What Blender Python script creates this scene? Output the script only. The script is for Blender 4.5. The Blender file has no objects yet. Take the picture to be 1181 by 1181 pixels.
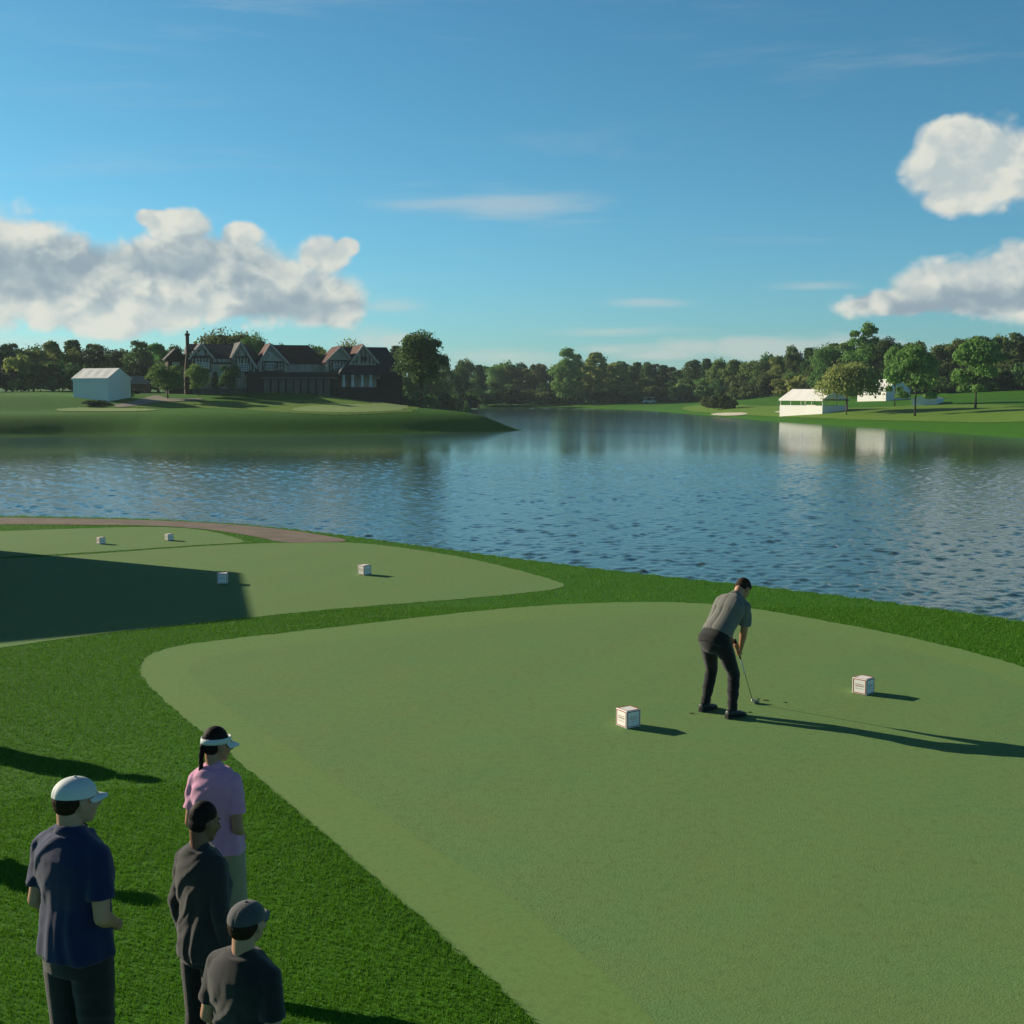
import bpy, math, random
import numpy as np
from mathutils import Vector, Matrix, Quaternion

# ------------------------------------------------------------------ camera, sky, sun, exposure
scene = bpy.context.scene
COL = scene.collection
PITCH = math.atan(140.5 / 1400.0)
FPX, CC, HC = 1400.0, 590.5, 3.6
cam_d = bpy.data.cameras.new('camera')
cam_d.sensor_width = 36.0
cam_d.lens = 36.0 * FPX / 1181.0
cam_d.clip_start, cam_d.clip_end = 0.1, 20000.0
cam = bpy.data.objects.new('camera', cam_d)
COL.objects.link(cam)
cam.location = (0, 0, HC)
cam.rotation_euler = (math.radians(90) - PITCH, 0, 0)
scene.camera = cam

SUN_EL = math.radians(19.5)
SUN_AZ = math.radians(61.0)                 # to the left of the view direction (+Y)
to_sun = Vector((-math.sin(SUN_AZ) * math.cos(SUN_EL), math.cos(SUN_AZ) * math.cos(SUN_EL), math.sin(SUN_EL)))
sun_d = bpy.data.lights.new('sun', 'SUN')
sun_d.energy = 5.0
sun_d.angle = math.radians(0.5)
sun_d.color = (1.0, 0.87, 0.66)
sun = bpy.data.objects.new('sun', sun_d)
COL.objects.link(sun)
sun.rotation_euler = to_sun.to_track_quat('Z', 'Y').to_euler()

scene.view_settings.view_transform = 'Standard'
scene.view_settings.look = 'None'
scene.view_settings.exposure = 0.5
scene.view_settings.gamma = 1.0
scene.render.engine = 'CYCLES'
scene.cycles.max_bounces = 6
scene.cycles.diffuse_bounces = 2
scene.cycles.glossy_bounces = 3
scene.cycles.transparent_max_bounces = 6
scene.cycles.use_denoising = True
scene.cycles.caustics_reflective = False


def ray(px, py):
    c, s = math.cos(PITCH), math.sin(PITCH)
    u, v = (px - CC) / FPX, (CC - py) / FPX
    return (u, c + v * s, -s + v * c)


def gnd(px, py, z=0.0):
    d = ray(px, py)
    t = (z - HC) / d[2]
    return (d[0] * t, d[1] * t)


def at(px, py, Y):
    d = ray(px, py)
    t = Y / d[1]
    return (d[0] * t, Y, HC + d[2] * t)


# ---- node helpers
class NT:
    def __init__(self, tree):
        self.t = tree
        self.n = tree.nodes
        self.l = tree.links

    def new(self, typ, **kw):
        nd = self.n.new(typ)
        for k, v in kw.items():
            setattr(nd, k, v)
        return nd

    def setin(self, sock, v):
        if isinstance(v, bpy.types.NodeSocket):
            self.l.new(v, sock)
        else:
            sock.default_value = v

    def math(self, op, a, b=None, c=None, clamp=False):
        nd = self.new('ShaderNodeMath', operation=op)
        nd.use_clamp = clamp
        self.setin(nd.inputs[0], a)
        if b is not None:
            self.setin(nd.inputs[1], b)
        if c is not None:
            self.setin(nd.inputs[2], c)
        return nd.outputs[0]

    def mix(self, f, a, b, blend='MIX'):
        nd = self.new('ShaderNodeMix', data_type='RGBA', blend_type=blend)
        self.setin(nd.inputs[0], f)
        self.setin(nd.inputs[6], a)
        self.setin(nd.inputs[7], b)
        return nd.outputs[2]

    def ramp(self, f, lo, hi, smooth=True):
        nd = self.new('ShaderNodeMapRange', interpolation_type='SMOOTHSTEP' if smooth else 'LINEAR')
        self.setin(nd.inputs[0], f)
        nd.inputs[1].default_value = lo
        nd.inputs[2].default_value = hi
        return nd.outputs[0]

    def noise(self, vec, scale, detail=4, rough=0.55, dist=0.0):
        nd = self.new('ShaderNodeTexNoise')
        if vec is not None:
            self.l.new(vec, nd.inputs['Vector'])
        nd.inputs['Scale'].default_value = scale
        nd.inputs['Detail'].default_value = detail
        nd.inputs['Roughness'].default_value = rough
        nd.inputs['Distortion'].default_value = dist
        return nd.outputs['Fac']

    def vscale(self, vec, s):
        nd = self.new('ShaderNodeVectorMath', operation='MULTIPLY')
        self.l.new(vec, nd.inputs[0])
        nd.inputs[1].default_value = s
        return nd.outputs[0]


def rgb(r, g, b):
    f = lambda c: (c / 12.92 if c <= 0.04045 else ((c + 0.055) / 1.055) ** 2.4)
    return (f(r / 255), f(g / 255), f(b / 255), 1)


# ---- sky: physical sky, tinted towards the photograph's cyan, with clouds laid out by compass direction
world = bpy.data.worlds.new('World')
scene.world = world
world.use_nodes = True
w = NT(world.node_tree)
w.n.clear()
wout = w.new('ShaderNodeOutputWorld')
bg = w.new('ShaderNodeBackground')
bg.inputs['Strength'].default_value = 0.060
w.l.new(bg.outputs[0], wout.inputs[0])
sky = w.new('ShaderNodeTexSky', sky_type='NISHITA')
sky.sun_disc = False
sky.sun_elevation = SUN_EL
sky.sun_rotation = -SUN_AZ
sky.altitude = 0
sky.air_density = 1.0
sky.dust_density = 0.4
sky.ozone_density = 1.5
tc = w.new('ShaderNodeTexCoord')
gen = tc.outputs['Generated']
sep = w.new('ShaderNodeSeparateXYZ')
w.l.new(gen, sep.inputs[0])
az = w.math('ARCTAN2', sep.outputs[0], sep.outputs[1])
el = w.math('ARCSINE', sep.outputs[2])
# cyan near the horizon; unseen upper sky dimmed to deep blue, cutting fill light
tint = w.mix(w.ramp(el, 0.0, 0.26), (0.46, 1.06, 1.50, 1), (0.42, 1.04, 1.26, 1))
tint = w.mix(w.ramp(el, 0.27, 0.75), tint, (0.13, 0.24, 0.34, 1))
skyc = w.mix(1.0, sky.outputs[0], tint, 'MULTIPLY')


def blob_field(blobs):
    """soft union of ellipses given as picture position + radii, held as azimuth / elevation"""
    out = None
    for (px, py, rx, ry) in blobs:
        d = Vector(ray(px, py)).normalized()
        a0, e0 = math.atan2(d.x, d.y), math.asin(d.z)
        da = w.math('MULTIPLY', w.math('SUBTRACT', az, a0), FPX / rx)
        de = w.math('MULTIPLY', w.math('SUBTRACT', el, e0), FPX / ry)
        dd = w.math('SQRT', w.math('ADD', w.math('MULTIPLY', da, da), w.math('MULTIPLY', de, de)))
        v = w.math('SUBTRACT', 1.0, dd)
        out = v if out is None else w.math('SMOOTH_MAX', out, v, 0.18)
    return out


def comb(a, b):
    nd = w.new('ShaderNodeCombineXYZ')
    w.setin(nd.inputs[0], a)
    w.setin(nd.inputs[1], b)
    return nd.outputs[0]


ae = comb(az, w.math('MULTIPLY', el, 1.2))


def billow(vec):
    out = None
    warp = w.new('ShaderNodeTexNoise')
    w.l.new(vec, warp.inputs['Vector'])
    warp.inputs['Scale'].default_value = 30.0
    warp.inputs['Detail'].default_value = 3.0
    wv_ = w.new('ShaderNodeVectorMath', operation='MULTIPLY_ADD')
    w.l.new(warp.outputs['Color'], wv_.inputs[0])
    wv_.inputs[1].default_value = (0.045, 0.045, 0.0)
    w.l.new(vec, wv_.inputs[2])
    for sc_, k_ in ((13.0, 0.46), (31.0, 0.30), (75.0, 0.17)):
        v_ = w.new('ShaderNodeTexVoronoi', feature='F1')
        w.l.new(wv_.outputs[0], v_.inputs['Vector'])
        v_.inputs['Scale'].default_value = sc_
        q_ = w.math('MULTIPLY', v_.outputs['Distance'], -k_)
        out = q_ if out is None else w.math('ADD', out, q_)
    return w.math('ADD', out, 0.5)


B0 = billow(ae)
shift = w.new('ShaderNodeVectorMath', operation='ADD')
w.l.new(ae, shift.inputs[0])
shift.inputs[1].default_value = (-0.011, 0.011, 0.0)
B1 = billow(shift.outputs[0])
relief = w.math('SUBTRACT', B0, B1)
n_big = w.noise(ae, 20.0, 5, 0.5, 0.2)
puff = w.math('SUBTRACT', B0, 0.08)
cum = blob_field([(20, 316, 240, 66), (185, 314, 135, 50), (255, 312, 100, 49), (315, 336, 118, 46), (368, 345, 66, 38),
                  (120, 354, 200, 36), (374, 296, 36, 26), (400, 285, 18, 14), (206, 262, 44, 22), (176, 252, 22, 12), (278, 272, 30, 20), (-80, 300, 170, 82),
                  (1108, 160, 46, 30), (1096, 196, 52, 36), (1108, 224, 48, 26), (1160, 186, 76, 54), (1036, 350, 84, 20), (1080, 334, 62, 34), (1150, 336, 96, 40), (1190, 320, 66, 50)])
cmask = w.ramp(w.math('ADD', cum, w.math('MULTIPLY', puff, 1.0)), 0.0, 0.34)
shade_a = blob_field([(190, 304, 150, 30), (20, 310, 190, 36), (350, 356, 84, 28), (1110, 348, 120, 20)])
shade = w.ramp(w.math('ADD', shade_a, w.math('SUBTRACT', w.math('MULTIPLY', n_big, 0.8), w.math('ADD', 0.4, w.math('MULTIPLY', relief, 1.7)))), -0.25, 0.75)
hi = w.ramp(relief, -0.16, 0.16)
lit = w.mix(hi, (5.8, 6.7, 6.9, 1), (8.7, 8.8, 7.9, 1))
dark = w.mix(hi, (3.3, 4.3, 5.1, 1), (4.5, 5.5, 6.0, 1))
cloudc = w.mix(shade, lit, dark)
# thin streaks
ae2 = comb(az, w.math('MULTIPLY', el, 9.0))
n_str = w.noise(ae2, 7.0, 5, 0.6, 0.3)
wisp = blob_field([(575, 238, 170, 26), (740, 349, 75, 9), (935, 330, 70, 7), (720, 382, 110, 8), (430, 392, 55, 22),
                   (585, 412, 120, 14), (740, 402, 110, 12), (900, 408, 170, 22), (450, 350, 60, 12), (1200, 400, 160, 14), (0, 395, 160, 14)])
wmask = w.math('MULTIPLY', w.ramp(w.math('ADD', wisp, w.math('MULTIPLY', w.math('SUBTRACT', n_str, 0.5), 1.9)), 0.0, 1.1), 0.42)
ns2 = w.noise(ae2, 2.6, 6, 0.65, 0.6)
extra = w.math('MULTIPLY', w.ramp(ns2, 0.52, 0.8), 0.22)
wm = w.math('MAXIMUM', wmask, extra)
low = blob_field([(590, 410, 75, 10), (700, 404, 80, 11), (860, 402, 150, 18), (450, 394, 45, 16), (1010, 396, 120, 16), (760, 410, 120, 10)])
lmask = w.math('MULTIPLY', w.ramp(w.math('ADD', low, w.math('ADD', w.math('MULTIPLY', puff, 1.2), w.math('MULTIPLY', w.math('SUBTRACT', n_str, 0.5), 0.9))), 0.0, 0.8), 0.6)
wm = w.math('MAXIMUM', wm, lmask)
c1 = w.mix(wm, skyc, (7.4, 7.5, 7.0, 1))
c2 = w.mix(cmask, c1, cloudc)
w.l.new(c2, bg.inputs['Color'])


# ------------------------------------------------------------------ mesh + material helpers
class MB:
    def __init__(self):
        self.v, self.f, self.mi = [], [], []
        self.nv = 0

    def add(self, verts, faces, mi=0):
        b = self.nv
        self.v.extend([tuple(p) for p in verts])
        self.nv += len(verts)
        self.f.extend([tuple(i + b for i in f) for f in faces])
        self.mi.extend([mi] * len(faces))
        return self

    def box(self, lo, hi, mi=0, M=None):
        x0, y0, z0 = lo
        x1, y1, z1 = hi
        vs = [Vector(p) for p in ((x0, y0, z0), (x1, y0, z0), (x1, y1, z0), (x0, y1, z0), (x0, y0, z1), (x1, y0, z1), (x1, y1, z1), (x0, y1, z1))]
        if M is not None:
            vs = [M @ p for p in vs]
        return self.add(vs, [(0, 3, 2, 1), (4, 5, 6, 7), (0, 1, 5, 4), (1, 2, 6, 5), (2, 3, 7, 6), (3, 0, 4, 7)], mi)

    def beam(self, a, b, wd, mi=0, up=(0, 0, 1)):
        a, b = Vector(a), Vector(b)
        d = (b - a)
        L = d.length
        d.normalize()
        upv = Vector(up)
        if abs(d.dot(upv)) > 0.98:
            upv = Vector((0, 1, 0))
        s = d.cross(upv).normalized()
        t = s.cross(d)
        M = Matrix((s, d, t)).transposed().to_4x4()
        M.translation = a
        h = wd / 2
        return self.box((-h, 0, -h), (h, L, h), mi, M)

    def tube(self, pts, rad, n=8, cap=True, mi=0):
        pts = [Vector(p) for p in pts]
        rings = []
        for i, p in enumerate(pts):
            d = (pts[min(i + 1, len(pts) - 1)] - pts[max(i - 1, 0)]).normalized()
            q = d.to_track_quat('Z', 'Y')
            r = rad[i] if hasattr(rad, '__len__') else rad
            rings.append([p + q @ Vector((r * math.cos(2 * math.pi * k / n), r * math.sin(2 * math.pi * k / n), 0)) for k in range(n)])
        vs = [q for r in rings for q in r]
        fs = []
        for i in range(len(pts) - 1):
            for k in range(n):
                a, b = i * n + k, i * n + (k + 1) % n
                fs.append((a, b, b + n, a + n))
        if cap:
            fs.append(tuple(range(n - 1, -1, -1)))
            fs.append(tuple((len(pts) - 1) * n + k for k in range(n)))
        return self.add(vs, fs, mi)

    def build(self, name, mats, parent=None, smooth=False, loc=None):
        me = bpy.data.meshes.new(name)
        me.from_pydata(self.v, [], self.f)
        if not isinstance(mats, (list, tuple)):
            mats = [mats]
        for m in mats:
            me.materials.append(m)
        if len(mats) > 1:
            me.polygons.foreach_set('material_index', self.mi)
        if smooth:
            me.polygons.foreach_set('use_smooth', [True] * len(self.f))
        me.update()
        return link(name, me, parent, loc)


def link(name, me, parent=None, loc=None):
    o = bpy.data.objects.new(name, me)
    COL.objects.link(o)
    if parent is not None:
        o.parent = parent
    if loc is not None:
        o.location = loc
    return o


def np_mesh(name, V, F, mats, smooth=False):
    """V (n,3) array, F (m,k) array with constant k"""
    V = np.asarray(V, dtype=np.float32)
    F = np.asarray(F, dtype=np.int32)
    me = bpy.data.meshes.new(name)
    me.vertices.add(len(V))
    me.vertices.foreach_set('co', V.ravel())
    k = F.shape[1]
    me.loops.add(F.size)
    me.loops.foreach_set('vertex_index', F.ravel())
    me.polygons.add(len(F))
    me.polygons.foreach_set('loop_start', np.arange(0, F.size, k, dtype=np.int32))
    me.polygons.foreach_set('loop_total', np.full(len(F), k, dtype=np.int32))
    if smooth:
        me.polygons.foreach_set('use_smooth', np.ones(len(F), dtype=bool))
    for m in (mats if isinstance(mats, (list, tuple)) else [mats]):
        me.materials.append(m)
    me.update(calc_edges=True)
    me.validate()
    return me


def tag(o, label=None, cat=None, group=None, kind=None):
    if label:
        o['label'] = label
    if cat:
        o['category'] = cat
    if group:
        o['group'] = group
    if kind:
        o['kind'] = kind
    return o


def empty(name, loc, rz=0.0):
    o = bpy.data.objects.new(name, None)
    COL.objects.link(o)
    o.location = loc
    o.rotation_euler = (0, 0, rz)
    o.empty_display_size = 0.3
    return o


def copy_tree(o, parent=None):
    c = o.copy()
    COL.objects.link(c)
    if parent is not None:
        c.parent = parent
    for ch in [q for q in o.children]:
        copy_tree(ch, c)
    return c


def mat(name, color, rough=0.7, spec=0.3, metallic=0.0, var=0.0, vscale=4.0, color2=None, bump=0.0, bscale=20.0, coords='Object', sheen=0.0, trans=0.0, objvar=0.0):
    m = bpy.data.materials.new(name)
    m.use_nodes = True
    t = NT(m.node_tree)
    p = t.n['Principled BSDF']
    p.inputs['Roughness'].default_value = rough
    p.inputs['Specular IOR Level'].default_value = spec
    p.inputs['Metallic'].default_value = metallic
    if sheen:
        p.inputs['Sheen Weight'].default_value = sheen
    tcn = t.new('ShaderNodeTexCoord')
    co = tcn.outputs[coords]
    c = tuple(color) if len(color) == 4 else tuple(color) + (1,)
    if var > 0 or color2 is not None:
        n = t.noise(co, vscale, 5, 0.6)
        if color2 is None:
            color2 = tuple(x * (1 - var) for x in c[:3]) + (1,)
        out = t.mix(t.ramp(n, 0.3, 0.7), c, tuple(color2) if len(color2) == 4 else tuple(color2) + (1,))
    else:
        n2 = t.noise(co, vscale, 3, 0.5)
        out = t.mix(n2, tuple(x * 0.94 for x in c[:3]) + (1,), tuple(min(1, x * 1.06) for x in c[:3]) + (1,))
    if objvar:
        oi = t.new('ShaderNodeObjectInfo')
        hsv = t.new('ShaderNodeHueSaturation')
        t.l.new(out, hsv.inputs['Color'])
        t.l.new(t.math('ADD', t.math('MULTIPLY', oi.outputs['Random'], objvar), 1.0 - objvar * 0.5), hsv.inputs['Value'])
        wn = t.new('ShaderNodeTexWhiteNoise', noise_dimensions='1D')
        t.l.new(oi.outputs['Random'], wn.inputs['W'])
        t.l.new(t.math('ADD', t.math('MULTIPLY', wn.outputs['Value'], objvar * 0.14), 0.5 - objvar * 0.07), hsv.inputs['Hue'])
        out = hsv.outputs[0]
    t.l.new(out, p.inputs['Base Color'])
    if bump > 0:
        b = t.new('ShaderNodeBump')
        b.inputs['Strength'].default_value = bump
        b.inputs['Distance'].default_value = 0.02
        t.l.new(t.noise(co, bscale, 4, 0.6), b.inputs['Height'])
        t.l.new(b.outputs[0], p.inputs['Normal'])
    if trans > 0:
        tr = t.new('ShaderNodeBsdfTranslucent')
        t.l.new(out, tr.inputs['Color'])
        ms = t.new('ShaderNodeMixShader')
        ms.inputs[0].default_value = trans
        t.l.new(p.outputs[0], ms.inputs[1])
        t.l.new(tr.outputs[0], ms.inputs[2])
        t.l.new(ms.outputs[0], t.n['Material Output'].inputs[0])
    return m

# ------------------------------------------------------------------ the ground, lake, tees
WZ = -3.0                                   # lake level; the tees lie at z = 0


def seg_dist(P, poly, closed=True):
    """unsigned distance of points P (n,2) to a polyline"""
    poly = np.asarray(poly, float)
    A = poly
    B = np.roll(poly, -1, axis=0)
    if not closed:
        A, B = A[:-1], B[:-1]
    best = np.full(len(P), 1e9)
    for a, b in zip(A, B):
        ab = b - a
        t = np.clip(((P - a) @ ab) / max(ab @ ab, 1e-9), 0, 1)
        d = np.hypot(P[:, 0] - a[0] - t * ab[0], P[:, 1] - a[1] - t * ab[1])
        best = np.minimum(best, d)
    return best


def inside(P, poly):
    poly = np.asarray(poly, float)
    x, y = P[:, 0], P[:, 1]
    r = np.zeros(len(P), bool)
    n = len(poly)
    j = n - 1
    for i in range(n):
        xi, yi = poly[i]
        xj, yj = poly[j]
        c = ((yi > y) != (yj > y)) & (x < (xj - xi) * (y - yi) / (yj - yi + 1e-12) + xi)
        r ^= c
        j = i
    return r


def smooth_poly(pts, n=3, closed=True):
    p = [Vector(q) for q in pts]
    for _ in range(n):
        q = []
        m = len(p)
        for i in range(m if closed else m - 1):
            a, b = p[i], p[(i + 1) % m]
            q += [a.lerp(b, 0.25), a.lerp(b, 0.75)]
        if not closed:
            q = [p[0]] + q + [p[-1]]
        p = q
    return [tuple(v) for v in p]


lip_px = [(-350, 590), (0, 594), (118, 596.5), (200, 599), (300, 605.5), (400, 617), (500, 631), (600, 644), (700, 656.5),
          (800, 667.5), (900, 678), (1000, 690), (1063, 699), (1181, 716), (1500, 775)]
lip = smooth_poly([gnd(*p) for p in lip_px], 2, False)
near_poly = [(-400, 40), (-60, 41)] + lip + [(40, 13), (400, 10), (400, -400), (-400, -400)]

shore_px = [(-500, 515), (-200, 507), (0, 504), (118, 502), (200, 502.5), (300, 502), (400, 501), (480, 500), (545, 498.5), (598, 497), (606, 496)]
shore = [gnd(p[0], p[1], WZ) for p in shore_px]
shore += [(-3, 215), (-12, 250), (-22, 300), (-32, 370), (-40, 440)]
shore2 = [gnd(p[0], p[1], WZ) for p in [(500, 469.8), (560, 470), (640, 470.6), (700, 471.5), (750, 473.5), (800, 478), (850, 482.5), (900, 487), (960, 490.5), (1000, 493), (1063, 497), (1181, 505), (1300, 512), (1500, 525)]]
far_poly = [(-3500, 150), (-600, 120), (-300, 150)] + smooth_poly(shore + shore2, 2, False) + [(300, 90), (700, 60), (3500, 60), (3500, 3500), (-3500, 3500)]

# outline of the nearest tee; the ground on its left falls away gently
TEE1 = [(161, 772), (164, 763), (172, 756), (190, 748), (230, 741), (300, 733), (400, 722), (500, 710), (600, 700), (680, 695.5), (760, 694),
        (830, 697), (890, 705), (950, 716), (1010, 727), (1063, 738), (1140, 757), (1230, 785), (1330, 830), (1420, 900), (1420, 1100), (1300, 1500), (1000, 1700),
        (820, 1420), (700, 1268), (620, 1180), (560, 1125), (490, 1063), (420, 1003), (360, 950), (300, 900), (240, 850), (200, 818), (178, 798), (165, 783)]
tee1 = smooth_poly([gnd(*p) for p in TEE1], 2)
ta = Vector(gnd(178, 798))
tb = Vector(gnd(490, 1063))
tdir = (tb - ta).normalized()
tnrm = Vector((tdir.y, -tdir.x))            # to the left of the tee edge
if tnrm.x > 0:
    tnrm = -tnrm


def sstep(a, b, x):
    t = np.clip((x - a) / (b - a), 0, 1)
    return t * t * (3 - 2 * t)


def gauss(X, Y, cx, cy, sx, sy):
    return np.exp(-((X - cx) / sx) ** 2 - ((Y - cy) / sy) ** 2)


def height(P):
    P = np.asarray(P, float).reshape(-1, 2)
    X, Y = P[:, 0], P[:, 1]
    dn = seg_dist(P, near_poly)
    inn = inside(P, near_poly)
    hn = np.where(inn, 0.0, -np.clip(0.62 * dn - 0.06 * np.minimum(dn, 1) ** 2, 0, 4.6))
    slope = (X - ta.x) * tnrm.x + (Y - ta.y) * tnrm.y
    k = np.clip(slope - 0.25, 0, 7)
    fall = -0.115 * k * sstep(15.5, 10.5, Y)
    hn = np.where(inn, hn + fall, hn)
    df = seg_dist(P, far_poly)
    inf = inside(P, far_poly)
    A = 5.6 + 1.0 * gauss(X, Y, 30, 520, 150, 60) * 0 \
        + 6.5 * sstep(60, 170, X) * sstep(235, 380, Y) + 16 * sstep(330, 900, Y) * sstep(120, 260, np.abs(X)) * 0.7 \
        + 7 * sstep(520, 1500, Y)
    A = A - 3.4 * gauss(X, Y, 20, 470, 75, 75) - 1.3 * gauss(X, Y, -10, 215, 20, 26)
    L = 21.0 + 12 * sstep(20, 80, X)
    hf = WZ + A * (1 - np.exp(-df / L))
    # the near headland on the left: a firm bank, a green on its shoulder, then up to the clubhouse
    pen = sstep(5, -6, X) * sstep(300, 262, Y)
    hp_ = WZ + 3.3 * (1 - np.exp(-(df / 5.5) ** 1.5)) + 2.75 * sstep(12, 40, df) + 0.7 * gauss(X, Y, -33, 222, 16, 12)
    hf = hf * (1 - pen) + hp_ * pen
    und = 0.22 * np.sin(X * 0.13 + 1.0) * np.sin(Y * 0.09 + X * 0.03) + 0.25 * np.sin(X * 0.05 - Y * 0.06 + 2)
    hf = hf + und * sstep(4, 22, df)
    hf = np.where(inf, hf, WZ - np.clip(df * 0.3, 0, 1.6))
    return np.maximum(hn, hf)


def hz(x, y):
    return float(height([(x, y)])[0])


# materials of the ground
def grass_mat(name, c1, c2, c3, s1, s2, bump=0.3, bscale=60.0, bdist=0.03, stripe=None, rough=0.9):
    m = bpy.data.materials.new(name)
    m.use_nodes = True
    t = NT(m.node_tree)
    p = t.n['Principled BSDF']
    p.inputs['Roughness'].default_value = rough
    p.inputs['Specular IOR Level'].default_value = 0.12
    g = t.new('ShaderNodeNewGeometry').outputs['Position']
    n1 = t.ramp(t.noise(g, s1, 5, 0.6, 0.2), 0.3, 0.7)
    n2 = t.ramp(t.noise(g, s2, 6, 0.68), 0.34, 0.66)
    n3 = t.noise(g, s2 * 7, 3, 0.7)
    c = t.mix(n1, c1, c2)
    c = t.mix(t.math('MULTIPLY', n2, 0.7), c, c3)
    dk = tuple(x * 0.62 for x in c1[:3]) + (1,)
    c = t.mix(t.math('MULTIPLY', t.ramp(n3, 0.45, 0.8), 0.5), c, dk)
    n4 = t.noise(g, 42.0, 3, 0.75)
    c = t.mix(t.math('MULTIPLY', t.ramp(n4, 0.42, 0.7), 0.35), c, dk)
    if stripe:
        wv = t.new('ShaderNodeTexWave', wave_type='BANDS')
        rot = t.new('ShaderNodeVectorRotate', rotation_type='Z_AXIS')
        t.l.new(g, rot.inputs['Vector'])
        rot.inputs['Angle'].default_value = stripe[0]
        t.l.new(rot.outputs[0], wv.inputs['Vector'])
        wv.inputs['Scale'].default_value = stripe[1]
        wv.inputs['Distortion'].default_value = 0.6
        wv.inputs['Detail'].default_value = 2
        lt = tuple(x * 1.16 for x in c1[:3]) + (1,)
        c = t.mix(t.math('MULTIPLY', t.ramp(wv.outputs['Fac'], 0.3, 0.7), stripe[2]), c, lt)
    t.l.new(c, p.inputs['Base Color'])
    b = t.new('ShaderNodeBump')
    b.inputs['Strength'].default_value = bump
    b.inputs['Distance'].default_value = bdist
    t.l.new(t.noise(g, bscale, 4, 0.7), b.inputs['Height'])
    t.l.new(b.outputs[0], p.inputs['Normal'])
    return m


M_rough = grass_mat('rough_grass', (0.044, 0.162, 0.006, 1), (0.054, 0.175, 0.008, 1), (0.032, 0.134, 0.006, 1), 0.10, 1.2, 0.5, 30.0, 0.05)
M_tee = grass_mat('tee_turf', (0.159, 0.266, 0.087, 1), (0.141, 0.270, 0.095, 1), (0.172, 0.258, 0.087, 1), 0.22, 1.6, 0.6, 70.0, 0.010, stripe=(0.55, 0.16, 0.07))
M_collar = grass_mat('collar_turf', (0.164, 0.279, 0.084, 1), (0.150, 0.274, 0.087, 1), (0.173, 0.267, 0.084, 1), 0.3, 2.0, 0.25, 90.0, 0.008)
M_green = grass_mat('putting_turf', (0.25, 0.36, 0.12, 1), (0.23, 0.34, 0.11, 1), (0.27, 0.36, 0.12, 1), 0.03, 0.3, 0.1, 10.0, 0.02)
M_fair = grass_mat('fairway_turf', (0.125, 0.235, 0.028, 1), (0.105, 0.215, 0.025, 1), (0.145, 0.240, 0.035, 1), 0.03, 0.2, 0.2, 6.0, 0.05)
M_path = mat('path_gravel', (0.24, 0.20, 0.165), 0.95, 0.1, var=0.22, vscale=1.4, bump=0.4, bscale=40, coords='Object')
M_sand = mat('bunker_sand', (0.62, 0.58, 0.48), 0.95, 0.1, var=0.12, vscale=0.6)
M_concrete = mat('drive_concrete', (0.34, 0.31, 0.25), 0.9, 0.1, var=0.2, vscale=0.3)

# one ground sheet, finer where the camera looks, reaching the horizon all around
angs = [math.radians(a) for a in np.arange(-27, 27.01, 0.14)]
angs += [math.radians(a) for a in np.arange(29, 332, 3.0)]
angs = np.array(sorted(angs))
rr = [1.2, 3.0]
while rr[-1] < 3400:
    r = rr[-1]
    if r < 15:
        k = 1.025
    elif r < 60:
        k = 1.011
    elif r < 320:
        k = 1.0075
    elif r < 600:
        k = 1.015
    else:
        k = 1.07
    rr.append(r * k)
rr = np.array(rr)
RR, AA = np.meshgrid(rr, angs, indexing='ij')
GX, GY = RR * np.sin(AA), RR * np.cos(AA)
Pg = np.stack([GX.ravel(), GY.ravel()], 1)
Zg = height(Pg)
Vg = np.column_stack([Pg, Zg])
Vg = np.vstack([Vg, [[0, 0, 0.0]]])
nr, na = RR.shape
fa = []
ii, jj = np.meshgrid(np.arange(nr - 1), np.arange(na), indexing='ij')
jn = (jj + 1) % na
Fg = np.stack([ii * na + jj, ii * na + jn, (ii + 1) * na + jn, (ii + 1) * na + jj], -1).reshape(-1, 4)[:, ::-1]
me = np_mesh('ground', Vg, Fg, M_rough, True)
ground = tag(link('ground', me), kind='structure')
mb = MB()
n_in = na
mb.add([(0, 0, hz(0, 0.1))] + [tuple(Vg[j]) for j in range(na)], [(0, 1 + (j + 1) % na, 1 + j) for j in range(na)])
tag(mb.build('ground', M_rough), kind='structure')

# water
M_water = bpy.data.materials.new('lake_water')
M_water.use_nodes = True
t = NT(M_water.node_tree)
p = t.n['Principled BSDF']
p.inputs['Base Color'].default_value = (0.040, 0.080, 0.066, 1)
p.inputs['Roughness'].default_value = 0.05
p.inputs['IOR'].default_value = 1.42
g = t.new('ShaderNodeNewGeometry').outputs['Position']
gsp = t.new('ShaderNodeSeparateXYZ')
t.l.new(g, gsp.inputs[0])
gs = t.vscale(g, (1.0, 1.35, 1.0))
h = t.noise(gs, 2.6, 3, 0.6, 0.4)
amp = t.math('ADD', 0.04, t.math('MULTIPLY', t.ramp(gsp.outputs[1], 140.0, 90.0), 0.8))
t.l.new(t.math('ADD', 0.06, t.math('MULTIPLY', t.ramp(gsp.outputs[1], 110.0, 170.0), 0.05)), p.inputs['Roughness'])
b = t.new('ShaderNodeBump')
b.inputs['Distance'].default_value = 0.022
t.l.new(amp, b.inputs['Strength'])
t.l.new(h, b.inputs['Height'])
t.l.new(b.outputs[0], p.inputs['Normal'])
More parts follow.
